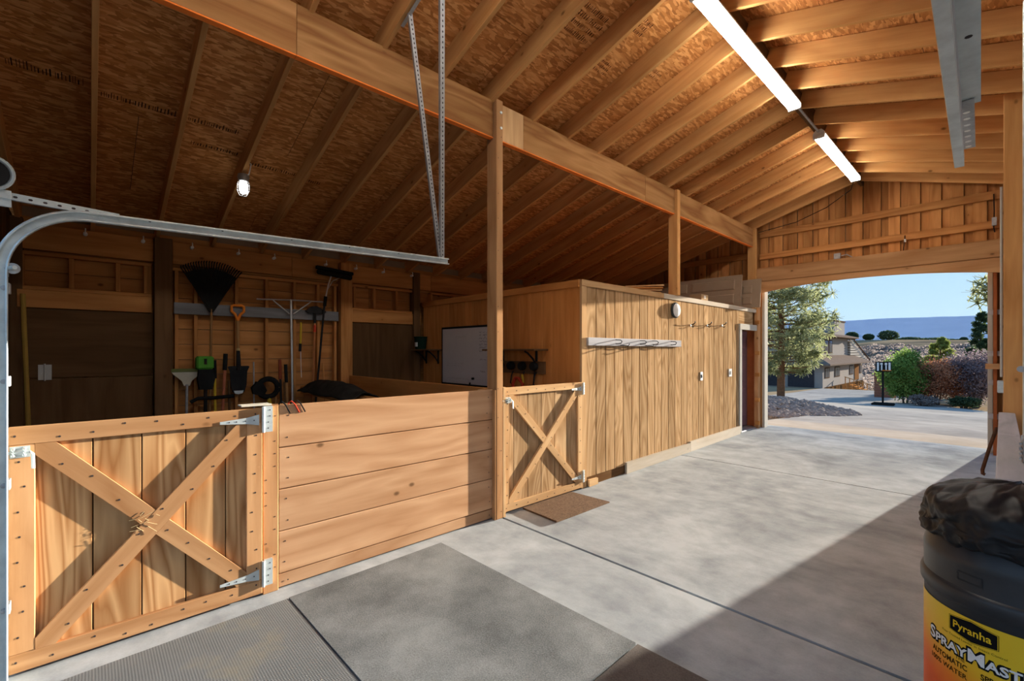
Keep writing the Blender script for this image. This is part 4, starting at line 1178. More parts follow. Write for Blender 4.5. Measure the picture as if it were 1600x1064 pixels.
# spade with orange D grip
t = tool('spade', 'spade with an orange D grip and black blade on the back wall', 'spade', (XT, 1.42, 1.08))
MB().tube([(XT, 1.415, 2.02), (XT, 1.385, 2.10), (XT, 1.345, 2.14), (XT, 1.345, 2.20), (XT, 1.37, 2.215), (XT, 1.46, 2.215), (XT, 1.485, 2.20), (XT, 1.485, 2.14), (XT, 1.445, 2.10), (XT, 1.415, 2.02)], .017, 8).build('grip', ORANGE, t, True)
rod(t, 'shaft', [(XT, 1.415, 2.03), (XT, 1.42, 1.62)], .017, W('handle', 2))
rod(t, 'ferrule', [(XT, 1.42, 1.66), (XT, 1.42, 1.64), (XT, 1.423, 1.62)], [.02, .021, .02], plain('brass_ferrule', (.6, .45, .2), .4, .5))
rod(t, 'socket', [(XT, 1.42, 1.63), (XT, 1.425, 1.42), (XT, 1.425, 1.38)], [.022, .028, .03], BLACK_METAL)
MB().prism([(1.30, 1.42), (1.315, 1.43), (1.535, 1.43), (1.55, 1.42), (1.525, 1.36), (1.515, 1.18), (1.49, 1.09), (1.425, 1.065), (1.36, 1.09), (1.335, 1.18), (1.325, 1.36)], 'x', XT - .006, XT + .006).build('blade', BLACK_METAL, t)
MB().prism([(1.37, 1.11), (1.48, 1.11), (1.47, 1.075), (1.425, 1.063), (1.38, 1.075)], 'x', XT + .0062, XT + .008).build('worn_tip', GALV, t)
# aluminium T-tool
t = tool('spreader_rake', 'tall bare aluminium T shaped rake against the back wall', 'rake', (XT, 2.08, .6))
rod(t, 'pole', [(XT + .03, 2.08, .6), (XT + .03, 2.07, 1.5), (XT + .02, 2.06, 2.33)], .016, ALU)
rod(t, 'crossbar', [(XT + .02, 1.63, 2.315), (XT + .02, 2.06, 2.335), (XT + .02, 2.53, 2.34)], .011, ALU)
rod(t, 'brace_tube', [(XT + .02, 1.83, 2.315), (XT + .02, 2.04, 2.14)], .009, ALU); rod(t, 'brace_tube', [(XT + .02, 2.33, 2.33), (XT + .02, 2.09, 2.14)], .009, ALU)
# long push broom
t = tool('push_broom', 'long handled push broom with dark head raised beside the right post', 'broom', (XT, 2.4, .6))
rod(t, 'handle', [(XT + .04, 2.36, .55), (XT + .04, 2.45, 1.6), (XT + .04, 2.52, 2.38)], .015, BLACK_METAL)
rod(t, 'collar', [(XT + .04, 2.515, 2.28), (XT + .04, 2.53, 2.42)], .026, BLACK)
rod(t, 'neck', [(XT + .04, 2.53, 2.40), (XT + .05, 2.56, 2.58), (XT + .06, 2.62, 2.78)], .011, ALU)
rod(t, 'brace_wire', [(XT + .04, 2.555, 2.52), (XT + .05, 2.63, 2.66), (XT + .06, 2.78, 2.74)], .006, ALU)
box('broom_block', (XT + .02, 2.39, 2.79), (XT + .09, 2.93, 2.835), BLACK, t, rot=(-.08, 0, 0))
box('bristles', (XT + .025, 2.40, 2.715), (XT + .085, 2.92, 2.788), plain('dark_bristles', (.02, .018, .015), .9), t, .02, rot=(-.08, 0, 0))
# hoe-like scraper with red collar
t = tool('floor_scraper', 'wooden handled scraper with a wide black head hung upside down', 'scraper', (XT, 2.37, .55))
rod(t, 'handle', [(XT, 2.33, .55), (XT, 2.37, 1.3), (XT, 2.39, 2.05)], .016, plain('reddish_wood', (.40, .16, .06), .6))
rod(t, 'red_collar', [(XT, 2.388, 1.90), (XT, 2.39, 2.0)], .021, REDPAINT); rod(t, 'red_collar', [(XT, 2.34, .98), (XT, 2.345, 1.06)], .021, REDPAINT)
MB().prism([(2.30, 2.17), (2.26, 2.20), (2.30, 2.235), (2.36, 2.27), (2.42, 2.275), (2.48, 2.24), (2.55, 2.20), (2.52, 2.17)], 'x', XT - .01, XT + .02).build('head', BLACK_METAL, t, False)
rod(t, 'socket', [(XT, 2.39, 2.03), (XT, 2.395, 2.2)], .02, BLACK_METAL)
# hammer
t = tool('claw_hammer', 'short yellow handled hammer hanging below the grey rail', 'hammer', (XT, 2.2, 1.7))
rod(t, 'handle', [(XT, 2.20, 2.03), (XT, 2.195, 1.80), (XT, 2.19, 1.72)], .015, YELLOW); rod(t, 'head', [(XT, 2.19, 1.73), (XT, 2.185, 1.62)], .02, BLACK_METAL)
rod(t, 'lanyard', [(XT, 2.195, 1.62), (XT, 2.20, 1.40), (XT, 2.205, 1.25)], .004, WHITEPL)
# white fan rake
t = tool('shrub_rake', 'pale shrub rake with a fan head standing against the left stud', 'rake', (XT, .87, 0))
rod(t, 'handle', [(XT + .03, .86, .02), (XT + .03, .865, .7), (XT + .02, .87, 1.22)], .015, GALV_DULL)
MB().prism([(.84, 1.20), (.90, 1.20), (.92, 1.26), (1.0, 1.34), (1.02, 1.37), (.72, 1.37), (.74, 1.34), (.82, 1.26)], 'x', XT + .01, XT + .022).build('fan_head', plain('bone_plastic', (.52, .48, .38), .6), t)
box('tine_bar', (XT + .005, .715, 1.37), (XT + .03, 1.025, 1.41), plain('olive_plastic', (.16, .18, .06), .6), t)
# post hole auger with green engine
t = tool('earth_auger', 'green topped earth auger with crossed handles by the left stud', 'auger', (XT, 1.02, 0))
box('engine_cover', (XT - .01, .955, 1.40), (XT + .12, 1.135, 1.56), GREEN, t, .02)
box('engine_vent', (XT + .121, 1.03, 1.46), (XT + .124, 1.06, 1.53), BLACK, t, 0)
MB().prism([(.99, 1.15), (1.12, 1.15), (1.15, 1.28), (1.13, 1.40), (.98, 1.40), (.97, 1.28)], 'x', XT, XT + .10).build('engine_body', BLACK, t)
rod(t, 'shaft', [(XT + .05, 1.055, 1.15), (XT + .05, 1.06, .1)], .02, BLACK_METAL)
rod(t, 'handlebar', [(XT + .05, .90, 1.00), (XT + .06, .98, 1.045), (XT + .06, 1.14, 1.04), (XT + .05, 1.36, 1.05)], .022, BLACK)
# assorted standing handles
def stick(label, y0, y1, z1, mat, grip=None, gmat=None, r=.015, nm='long_handled_tool', z0=.03):
    t = tool(nm, label, 'tool', (XT, y0, z0))
    rod(t, 'handle', [(XT + .05, y0, z0), (XT + .02, y1, z1)], r, mat)
    if grip: rod(t, 'grip', [(XT + .02 + .03 * grip / z1, y1 - (y1 - y0) * grip / z1, z1 - grip), (XT + .02, y1, z1 + .01)], r * 1.5, gmat)
    # working end
    MB().prism([(y0 - .06, z0), (y0 + .06, z0), (y0 + .05, z0 + .16), (y0 + .015, z0 + .22), (y0 - .015, z0 + .22), (y0 - .05, z0 + .16)], 'x', XT + .045, XT + .056).build('blade', BLACK_METAL, t)
stick('yellow handled tool right of the earth auger', 1.17, 1.155, 1.50, YELLOW, .22, BLACK)
stick('faded red handled tool with black grip leaning right', 1.20, 1.275, 1.58, PINKWOOD, .20, BLACK, .017)
stick('thin dark handle standing left of the spade blade', 1.33, 1.31, 1.25, W('darkwood', 2))
stick('thin grey handle standing right of the spade blade', 1.60, 1.595, 1.48, GALV_DULL, r=.009)
stick('tan wooden handle standing by the middle stud', 1.86, 1.862, 1.22, W('handle', 2))
stick('tool with a long red brown grip by the middle stud', 1.95, 1.915, 1.50, BLACK_METAL, .26, plain('red_brown_grip', (.25, .06, .03), .6))
stick('wooden tool with a tall black grip left of the aluminium pole', 2.04, 1.99, 1.43, W('handle', 2), .24, BLACK)
stick('dark short handle just left of the black grip tool', 1.985, 1.975, 1.2, W('darkwood', 2))
stick('slim wooden stick right of the aluminium pole', 2.14, 2.10, 1.15, W('handle', 2), r=.012)
stick('slim tan stick right of the push broom handle', 2.56, 2.50, 1.45, W('oldwood', 2), r=.012)
# string trimmer head with yellow shaft
t = tool('string_trimmer', 'black looped hose and yellow handle beside the spade', 'trimmer', (XT, 1.75, .5))
MB().tube([(XT + .05, 1.76 + .12 * math.cos(q), 1.13 + .12 * math.sin(q)) for q in np.linspace(0, 6.283, 20)], .035, 8).build('hose_loop', BLACK, t, True)
MB().prism([(1.58, 1.06), (1.70, 1.02), (1.74, 1.10), (1.70, 1.19), (1.62, 1.22), (1.56, 1.14)], 'x', XT + .01, XT + .09).build('guard', BLACK, t)
rod(t, 'yellow_handle', [(XT + .05, 1.77, 1.02), (XT + .05, 1.80, .72)], .028, YELLOW)
# yellow pole in the near corner
t = tool('leaning_pole', 'dull yellow pole leaning in the near corner behind the left track', 'pole', (XT, -.45, 0))
rod(t, 'handle', [(XT + .15, -.42, .02), (XT + .05, -.49, 2.2)], .02, plain('dull_yellow', (.35, .22, .05), .6))
tb = empty('tarp_bar', (-5.6, 2.25, 0), 'low wooden bar under the dark tarp inside the stall', 'bar')
box('bar', (-6.8, 2.20, 1.02), (-4.5, 2.30, 1.12), 'oldwood', tb)
for x in (-6.7, -4.65): box('bar_leg', (x, 2.21, 0), (x + .08, 2.29, 1.018), 'oldwood', tb)
# tarp over the bar
def tarp():
    nx, ny = 40, 18; vs = []
    for j in range(ny + 1):
        for i in range(nx + 1):
            a, b = i / nx, j / ny
            x = -6.45 + 1.65 * a; q = (b - .5) * 2
            y = 2.25 + q * .20
            z = 1.165 + .085 * (1 - q * q) * math.sin(math.pi * min(1, a * 1.1 + .05)) ** .5 - .10 * max(0, abs(q) - .2)
            z += .022 * mnoise.noise(Vector((x * 4, y * 12, 0))) + .03 * math.sin(math.pi * a) * abs(mnoise.noise(Vector((x * 2, y * 5, 3))))
            y += .02 * mnoise.noise(Vector((x * 3, q * 2, 8)))
            vs.append((x, y, z))
    fs = [(j * (nx + 1) + i, j * (nx + 1) + i + 1, (j + 1) * (nx + 1) + i + 1, (j + 1) * (nx + 1) + i) for j in range(ny) for i in range(nx)]
    o = MB().add(vs, fs).build('folded_tarp', plain('dark_tarp', (.035, .032, .028), .7, 0, .3, 8), None, True)
    sol = o.modifiers.new('thickness', 'SOLIDIFY'); sol.thickness = .01
    tag(o, 'dark folded tarp lying over a bar inside the stall', 'tarp')
tarp()

# ------------------------------------------------------------------ outdoors: ground, driveway
RR = [0, 5, 9, 10.8, 14, 20, 25, 31, 37, 45, 61, 90, 160, 250, 400, 650, 1000, 1600]
ZZ = [-.25, -.25, -.20, -.06, -.14, -.44, -.80, -1.32, -1.85, -2.15, -2.45, -5.0, -9.5, -8.0, 1.0, 12.0, 9.0, 0.0]
def ground_z(x, y):
    r = math.hypot(x, y)
    z = float(np.interp(r, RR, ZZ))
    if y < 9: z = z * max(0, min(1, (y + 2) / 11)) - .25 * (1 - max(0, min(1, (y + 2) / 11)))
    z += (.06 if r > 18 else 0) * mnoise.noise(Vector((x * .15, y * .15, 0)))
    if r > 120: z += min(1, (r - 120) / 200) * 5.0 * mnoise.noise(Vector((x * .006, y * .006, 2)))
    bank = math.exp(-(((x + 6.2) / 2.2) ** 2 + ((y - 18.5) / 4.5) ** 2)); z += .28 * bank
    return z
g = G('dry_grass_ground'); v = g.coords(rnd=False)
n1 = g.noise(v, .12, 5, .6); n2 = g.noise(v, 2.5, 5, .7); n3 = g.noise(v, .012, 5, .6, .5)
f = g.math('ADD', g.math('MULTIPLY', n2, .5), g.math('MULTIPLY', n1, .5))
c = g.ramp(f, [(.32, (.20, .14, .085)), (.52, (.34, .25, .15)), (.70, (.46, .36, .22))])
c = g.mix(g.range(n3, .50, .58, 0, .65), c, (.11, .095, .075))
g.col(c); g.pbr(1.0, 0, 0)
GRASS = g.m
na = 120
vs = [(0, 0, ZZ[0])]; fs = []
rad = [4, 8, 10.6, 12, 14, 16, 18, 20, 22.5, 25, 28, 31, 34, 37, 41, 45, 53, 61, 75, 90, 120, 160, 200, 250, 320, 400, 520, 650, 800, 1000, 1600]
for r in rad:
    for k in range(na):
        a = 2 * math.pi * k / na; x, y = r * math.cos(a), r * math.sin(a); vs.append((x, y, ground_z(x, y)))
fs += [(0, 1 + k, 1 + (k + 1) % na) for k in range(na)]
for i in range(len(rad) - 1):
    for k in range(na):
        a = 1 + i * na; b = a + na; fs.append((a + k, b + k, b + (k + 1) % na, a + (k + 1) % na))
o = MB().add(vs, fs).build('ground', GRASS, None, True, loc=(0, 0, 0)); tag(o, 'dry grass slope and valley beyond the driveway', kind='structure')

def strip(name, ys, xl, xr, mat, off, nx=10, th=.06):
    m = MB(); vs = []; n = len(ys)
    for y in ys:
        a, b = xl(y), xr(y)
        for i in range(nx + 1):
            x = a + (b - a) * i / nx; q = max(0, min(1, (y - 10.3) / 2.2))
            vs.append((x, y, ground_z(x, y) + off if y > 12.5 else .097 * (1 - q) + (ground_z(x, 12.52) + off) * q))
    fs = [(j * (nx + 1) + i, j * (nx + 1) + i + 1, (j + 1) * (nx + 1) + i + 1, (j + 1) * (nx + 1) + i) for j in range(n - 1) for i in range(nx)]
    o = m.add(vs, fs).build(name, mat, None, False, loc=(0, 0, 0))
    if o.data.polygons[0].normal.z < 0: o.data.flip_normals()
    s = o.modifiers.new('thickness', 'SOLIDIFY'); s.thickness = th; s.offset = -1
    return o
def itp(pts): return lambda y: float(np.interp(y, [p[0] for p in pts], [p[1] for p in pts]))
XLE = itp([(10.3, -3.7), (12.5, -3.8), (14, -3.5), (15, -2.9), (16, -2.7), (17.5, -3.2), (19, -4.6), (20.5, -6.3), (23, -9.5), (28, -13), (45, -13.2), (58, -13.2)])
XRE = itp([(10.3, .7), (16, 1.6), (25, 2.2), (33, 1.2), (37, -.6), (42, -3.2), (50, -5.2), (58, -6.5)])
o = strip('apron', [10.29, 11, 11.8, 12.507], itp([(10.3, -3.7), (12.5, -3.8)]), itp([(10.3, .7), (12.5, 1.1)]), CONC_TAN, .05); tag(o, 'tan concrete apron outside the arched doorway', kind='structure')
o = strip('driveway', [12.50, 13.2, 14, 14.6, 15.2, 16, 16.8, 17.5, 18.3, 19, 19.8, 20.6, 21.5, 22.5, 24, 26, 28, 31, 34, 37, 40, 44, 48, 53, 58], XLE, XRE, CONC_OUT, .05, 14); tag(o, 'pale concrete driveway curving down to the house', kind='structure')
# river rock bed left of the driveway
ROCK = plain('river_rock', (.26, .22, .19), .85, 0, .5, 9)
def rock_mesh(sd):
    bm = bmesh.new(); bmesh.ops.create_icosphere(bm, subdivisions=1, radius=1)
    for q in bm.verts: q.co *= 1 + .35 * mnoise.noise(q.co * 1.3 + Vector((sd * 7, 0, 0)))
    vv = [q.co.copy() for q in bm.verts]; ff = [[q.index for q in f.verts] for f in bm.faces]; bm.free(); return vv, ff
RK = [rock_mesh(i) for i in range(6)]
m = MB(); cnt = 0
while cnt < 1500:
    y = random.uniform(12.9, 21.5); q = random.random() ** 1.3
    xe = XLE(y); wdt = 1.1 + (1.2 if 14.5 < y < 19 else .3)
    x = xe - .05 - q * wdt
    s = random.uniform(.05, .13); vv, ff = random.choice(RK); a = random.uniform(0, 6.28); ca, sa = math.cos(a), math.sin(a)
    z = ground_z(x, y) + s * .25
    m.add([(x + (p.x * ca - p.y * sa) * s, y + (p.x * sa + p.y * ca) * s, z + p.z * s * .7) for p in vv], ff); cnt += 1
o = m.build('rock_bed', ROCK, None, False); tag(o, 'bed of grey brown river rocks along the driveway edge', 'rocks', kind='stuff')

# ------------------------------------------------------------------ trees and shrubs
def leafmat(name, a, b, tr=.35):
    g = G(name); v = g.coords(rnd=False); f = g.noise(v, 1.3, 4, .6)
    g.col(g.ramp(f, [(.35, a), (.65, b)])); g.pbr(.7, 0, .2)
    ts = g.n('BsdfTranslucent'); g.l(g.b.inputs['Base Color'].links[0].from_socket, ts.inputs[0])
    mxs = g.n('MixShader'); mxs.inputs[0].default_value = tr
    out = [q for q in g.t.nodes if q.type == 'OUTPUT_MATERIAL'][0]
    g.l(g.b.outputs[0], mxs.inputs[1]); g.l(ts.outputs[0], mxs.inputs[2]); g.l(mxs.outputs[0], out.inputs[0])
    return g.m
PINE = leafmat('pine_needles', (.13, .16, .075), (.40, .42, .21))
PINE_D = leafmat('dark_pine_needles', (.030, .055, .028), (.08, .12, .05))
PINE_G = leafmat('bright_pine_needles', (.10, .20, .04), (.30, .42, .10))
PINE_Y = leafmat('yellow_green_needles', (.14, .19, .04), (.34, .36, .09))
RUSTL = leafmat('rust_leaves', (.34, .13, .07), (.60, .28, .15))
PURPL = leafmat('grey_purple_twigs', (.13, .095, .11), (.29, .23, .24))
SAGE = leafmat('sage_scrub', (.20, .165, .15), (.36, .30, .27))
BARK = plain('pine_bark', (.17, .095, .055), .9, 0, .35, 14, .6)
TWIG = plain('shrub_bark', (.12, .09, .075), .9, 0, .3, 14)
def clumps(P, n, rr, ln, wd):
    """n needles around each point of P"""
    k = len(P); d = rvec(k * n); c = np.repeat(P, n, 0) + d * rr * rng.uniform(.3, 1, (k * n, 1))
    U = d * ln * .5; V = np.cross(d, rvec(k * n)); V /= np.linalg.norm(V, axis=1)[:, None] + 1e-9
    return c, U, V * wd * .5
def pine(name, label, cat, x, y, h, rw, mat, ncl, npc, z0=None, crown0=.14, trunk=.16, ln=.26, wd=.035, shape=.8, group=None, seed=0):
    zb = ground_z(x, y) if z0 is None else z0
    r = empty(name, (x, y, zb), label, cat, group)
    rs = np.random.default_rng(100 + seed)
    MB().tube([(x, y, zb - .1), (x + .03, y, zb + h * .35), (x - .02, y + .02, zb + h * .7), (x, y, zb + h * .98)], [trunk, trunk * .8, trunk * .5, .02], 9).build('trunk', BARK, r, True)
    pts = []; nb = max(10, ncl // 14); m = MB()
    for i in range(nb):
        q = (i + rs.uniform(0, 1)) / nb; z = zb + h * (crown0 + (1 - crown0) * q)
        prof = (1 - q) ** shape * (.35 + .65 * min(1, q / .18)) + .08
        L_ = rw * prof * rs.uniform(.65, 1.15); a = i * 2.4 + rs.uniform(-.5, .5)
        el = rs.uniform(.0, .35) + .25 * q
        e_ = Vector((x + math.cos(a) * L_, y + math.sin(a) * L_, z + L_ * el - .12 * L_))
        b_ = Vector((x, y, z)); md = b_.lerp(e_, .5) + Vector((0, 0, -.06 * L_))
        if L_ > .3: m.tube([b_, md, e_], [.035, .022, .008], 5, False)
        for s_ in range(max(3, ncl // nb)):
            t_ = rs.uniform(.3, 1.0) ** .7; p = b_.lerp(e_, t_)
            sp_ = L_ * .22 * (1.1 - .5 * t_)
            pts.append((p.x + rs.normal() * sp_ * .7, p.y + rs.normal() * sp_ * .7, p.z + rs.normal() * sp_ * .45 + .05))
    if m.v: m.build('branches', BARK, r)['kind'] = 'stuff'
    c, U, V = clumps(np.array(pts), npc, ln * .5, ln, wd)
    quads_mesh('needles', c, U, V, mat, r, (x, y, zb))['kind'] = 'stuff'
    return r
def shrub(name, label, x, y, h, rw, mat, n, size, z0=None, group='shrubs beyond the driveway', flat=1.0, stems=6, seed=0):
    zb = ground_z(x, y) if z0 is None else z0
    r = empty(name, (x, y, zb), label, 'shrub', group)
    rs = np.random.default_rng(300 + seed); m = MB(); tips = []
    for i in range(stems):
        a = 6.28 * i / stems + rs.uniform(-.4, .4); q = rs.uniform(.35, .8)
        e_ = Vector((x + math.cos(a) * rw * q, y + math.sin(a) * rw * q, zb + h * rs.uniform(.6, .92)))
        m.tube([(x + math.cos(a) * .12, y + math.sin(a) * .12, zb - .05), (x + math.cos(a) * rw * q * .45, y + math.sin(a) * rw * q * .45, zb + h * .38), e_], [.06, .04, .012], 6, False)
        tips.append(e_)
    m.build('stems', TWIG, r)['kind'] = 'stuff'
    k = 90; cc = rvec(k); rad_ = rs.uniform(.25, 1, (k, 1)) ** .45
    B = cc * rad_ * np.array([rw, rw, h * .40]) + np.array([x, y, zb + h * .60])
    per = n // k; P_ = np.repeat(B, per, 0) + rng.normal(size=(k * per, 3)) * np.array([rw * .16, rw * .16, h * .075])
    d = rvec(len(P_)); V = np.cross(d, rvec(len(P_))); V /= np.linalg.norm(V, axis=1)[:, None] + 1e-9
    quads_mesh('foliage', P_, d * size, V * size * .5, mat, r, (x, y, zb))['kind'] = 'stuff'
    return r
pine('pine_tree', 'big pine tree with open crown left of the driveway', 'tree', -6.95, 23.4, 8.4, 2.6, PINE, 1700, 15, crown0=.15, trunk=.17, ln=.30, wd=.026, shape=.65, seed=1)
pine('pine_tree', 'pine tree right of the doorway with one branch reaching into view', 'tree', 2.3, 16.4, 6.5, 1.35, PINE, 500, 14, crown0=.35, trunk=.15, ln=.3, wd=.03, seed=2)
# the branch that reaches into view belongs to that tree
tr_root = COL.objects[-1].parent
bp = np.array([(-.30 + .22 * q * q + rng.normal() * .10 + .9 * q, 16.2 + rng.normal() * .15, 3.05 + rng.normal() * .16 + .18 * q) for q in rng.uniform(0, 1, 60)])
c, U, V = clumps(bp, 16, .15, .28, .024)
quads_mesh('needles', c, U, V, PINE, tr_root, (2.3, 16.4, ground_z(2.3, 16.4)))['kind'] = 'stuff'
MB().tube([(2.3, 16.4, 3.6), (1.0, 16.25, 3.25), (-.25, 16.2, 3.05)], [.04, .025, .008], 6).build('branch', BARK, tr_root, True)
shrub('round_pine', 'round bright green young pine right of the basketball hoop', -4.55, 41.2, 3.5, 1.25, PINE_G, 16000, .055, seed=9, stems=3, group='trees beyond the driveway')['category'] = 'tree'
shrub('rust_shrub', 'rust leaved oak shrub right of the green pine', -3.0, 41.6, 3.0, 1.45, RUSTL, 9000, .05, seed=1)
shrub('rust_shrub', 'smaller rust leaved shrub partly behind the green pine', -4.05, 44.0, 2.6, 1.2, RUSTL, 6000, .05, seed=2)
shrub('bare_shrub', 'large grey purple leafless shrub nearest the right jamb', -1.15, 42.0, 3.5, 1.5, PURPL, 11000, .05, seed=3, stems=9)
shrub('bare_shrub', 'grey purple leafless shrub between the rust shrub and right jamb', -2.1, 43.5, 3.2, 1.3, PURPL, 9000, .05, seed=4, stems=9)
shrub('low_bush', 'low brown bush under the rust shrub', -3.4, 39.4, .7, .7, SAGE, 2500, .05, seed=5)
shrub('low_bush', 'low dark green bush under the purple shrubs', -1.6, 39.9, .7, .7, PINE_D, 2500, .05, seed=6)
pine('young_pine', 'yellow green pine standing behind the rust shrub', 'tree', -4.3, 64.5, 5.6, 2.0, PINE_Y, 420, 16, crown0=.1, ln=.36, wd=.06, shape=.6, seed=5)
pine('young_pine', 'tall dark pine behind the purple shrubs by the right jamb', 'tree', -1.25, 58.0, 7.4, 1.5, PINE_D, 420, 16, crown0=.1, ln=.36, wd=.06, shape=.8, seed=6)
# dry scrub filling the valley
P_ = []
for i in range(1500):
    r = rng.uniform(75, 460); a = rng.uniform(-.42, .06); x, y = math.sin(a) * r, math.cos(a) * r
    s = rng.uniform(.8, 2.2) * (1 + r / 220); z = ground_z(x, y)
    nn_ = 70; d = rvec(nn_); P_.append(np.column_stack([x + d[:, 0] * s, y + d[:, 1] * s, z + np.abs(d[:, 2]) * s * .75, np.full(nn_, .05 + r * .0012)]))
P_ = np.concatenate(P_); d = rvec(len(P_)); V = np.cross(d, rvec(len(P_))); V /= np.linalg.norm(V, axis=1)[:, None] + 1e-9
o = quads_mesh('valley_scrub', P_[:, :3], d * P_[:, 3:4], V * P_[:, 3:4] * .7, SAGE); tag(o, 'brown grey scrub covering the valley floor', 'scrub', kind='stuff')
# scattered trees and hedges on the far field edge
FAR = [(1331, 9.5, 6.5, 520, 'round dark tree right of the chimney on the far ridge'), (1357, 7.5, 5.5, 520, 'second round tree on the far ridge'), (1388, 12, 10, 520, 'largest dark clump of trees on the far ridge'),
       (1420, 7, 15, 560, 'low dark hedge right of the largest clump'), (1455, 7, 18, 560, 'long low hedge in the middle of the far field'), (1487, 6, 14, 560, 'low hedge near the small tree on the far field'), (1506, 8, 4, 540, 'small lone tree nearest the right jamb on the far field')]
for i, (u, h, rw, t_, lab_) in enumerate(FAR):
    q = (u - 800) / 711; x, y = t_ * (-.7325 + q * .6807), t_ * (.6807 + q * .7325)
    zb = ground_z(x, y)
    r = empty('far_tree', (x, y, zb), lab_, 'tree', 'trees on the far field')
    MB().tube([(x, y, zb - 1), (x, y, zb + h * .6)], [.5, .3], 6).build('trunk', BARK, r)
    k = 1500; dd = rvec(k); P2 = dd * rng.uniform(.3, 1, (k, 1)) ** .4 * np.array([rw, rw, h * .48]) + np.array([x, y, zb + h * .52])
    V = np.cross(dd, rvec(k)); V /= np.linalg.norm(V, axis=1)[:, None] + 1e-9
    quads_mesh('foliage', P2, rvec(k) * .55, V * .55, PINE_D, r, (x, y, zb))['kind'] = 'stuff'
# mountain ridge on the horizon, distance haze put into its blue base colour
g = G('haze_blue_ridge'); v = g.coords((.001, .001, .004), rnd=False); f = g.noise(v, 3, 5, .6)
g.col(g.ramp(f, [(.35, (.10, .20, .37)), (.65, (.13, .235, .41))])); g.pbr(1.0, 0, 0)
vs = []; fs = []; na_ = 120
for i in range(na_ + 1):
    a = -1.2 + 2.0 * i / na_
    hh = 405 + 60 * mnoise.noise(Vector((a * 6, 1, 0))) + 22 * mnoise.noise(Vector((a * 17, 4, 0))) + 8 * mnoise.noise(Vector((a * 50, 9, 0)))
    for j in range(9):
        q = j / 8; R_ = 6200 + 1500 * q; z = -40 + hh * (math.sin(q * math.pi / 2) ** .8) * (1 + .06 * mnoise.noise(Vector((a * 30, q * 4, 3))) * (1 - q))
        vs.append((math.sin(a) * R_, math.cos(a) * R_, z * (R_ / 6600)))
for i in range(na_):
    for j in range(8): fs.append((i * 9 + j, (i + 1) * 9 + j, (i + 1) * 9 + j + 1, i * 9 + j + 1))
o = MB().add(vs, fs).build('mountain_ridge', g.m, None, True); tag(o, 'long forested mountain ridge tinted haze blue on the horizon', kind='structure')
# morning haze over the plain, a wedge of air that stays below the sun's rays
hz_ = MB(); vs = []
for a in (-1.15, .75):
    for R_, z0, z1 in ((1650, -60, 150), (6150, -60, 560)): vs += [(math.sin(a) * R_, math.cos(a) * R_, z0), (math.sin(a) * R_, math.cos(a) * R_, z1)]
# straight-sided block between the two bearings
hz_.add(vs, [(0, 1, 3, 2), (4, 6, 7, 5), (0, 4, 5, 1), (2, 3, 7, 6), (1, 5, 7, 3), (0, 2, 6, 4)])
hm = bpy.data.materials.new('valley_haze'); hm.use_nodes = True
for q in list(hm.node_tree.nodes):
    if q.type == 'BSDF_PRINCIPLED': hm.node_tree.nodes.remove(q)
vsn = hm.node_tree.nodes.new('ShaderNodeVolumeScatter'); vsn.inputs['Color'].default_value = (.50, .70, 1.0, 1); vsn.inputs['Density'].default_value = 7e-5; vsn.inputs['Anisotropy'].default_value = 0.0
hm.node_tree.links.new(vsn.outputs[0], [q for q in hm.node_tree.nodes if q.type == 'OUTPUT_MATERIAL'][0].inputs['Volume'])
o = hz_.build('haze', hm, None); tag(o, 'thin blue haze between the plain and the mountain ridge', 'haze', kind='stuff')
# plain between the valley and the ridge
m = MB(); vs = []
for i in range(61):
    a = -1.2 + 2.0 * i / 60
    for R_, z in ((1000, 8.0), (1500, 4.0), (3000, -10), (6300, -40)): vs.append((math.sin(a) * R_, math.cos(a) * R_, z))
m.add(vs, [(i * 4 + j, (i + 1) * 4 + j, (i + 1) * 4 + j + 1, i * 4 + j + 1) for i in range(60) for j in range(3)])
o = m.build('plain', GRASS, None, True); tag(o, 'flat dry plain below the mountain ridge', kind='structure')

# ------------------------------------------------------------------ the neighbouring house
HX, HY0, HY1, HZ = -13.4, 59.1, 80.0, -2.45
STUCCO = plain('grey_stucco', (.33, .30, .275), .9, 0, .06); ROOFT = plain('brown_roof_shingle', (.20, .155, .125), .9, 0, .2, 4); FASC = plain('dark_fascia', (.13, .085, .06), .7)
GLASS = plain('dark_window_glass', (.05, .055, .07), .1, 0, .1, 6, 0, .5); FRAMEW = plain('brown_window_frame', (.11, .07, .045), .6); TILE = plain('striped_tile', (.46, .42, .37), .8, 0, .08)
hs = empty('neighbour_house', (HX, HY0, HZ), 'grey two storey house with chimney beyond the driveway', 'house')
def wallbox(nm, lo, hi, mat): return box(nm, lo, hi, mat, hs, 0)
wallbox('wall', (HX - 9, HY0, HZ - 1.5), (HX, HY1, .10), STUCCO)
wallbox('upper_wall', (HX - 8.5, HY0 + 1.2, .6), (HX - .9, 75.8, 3.3), STUCCO)
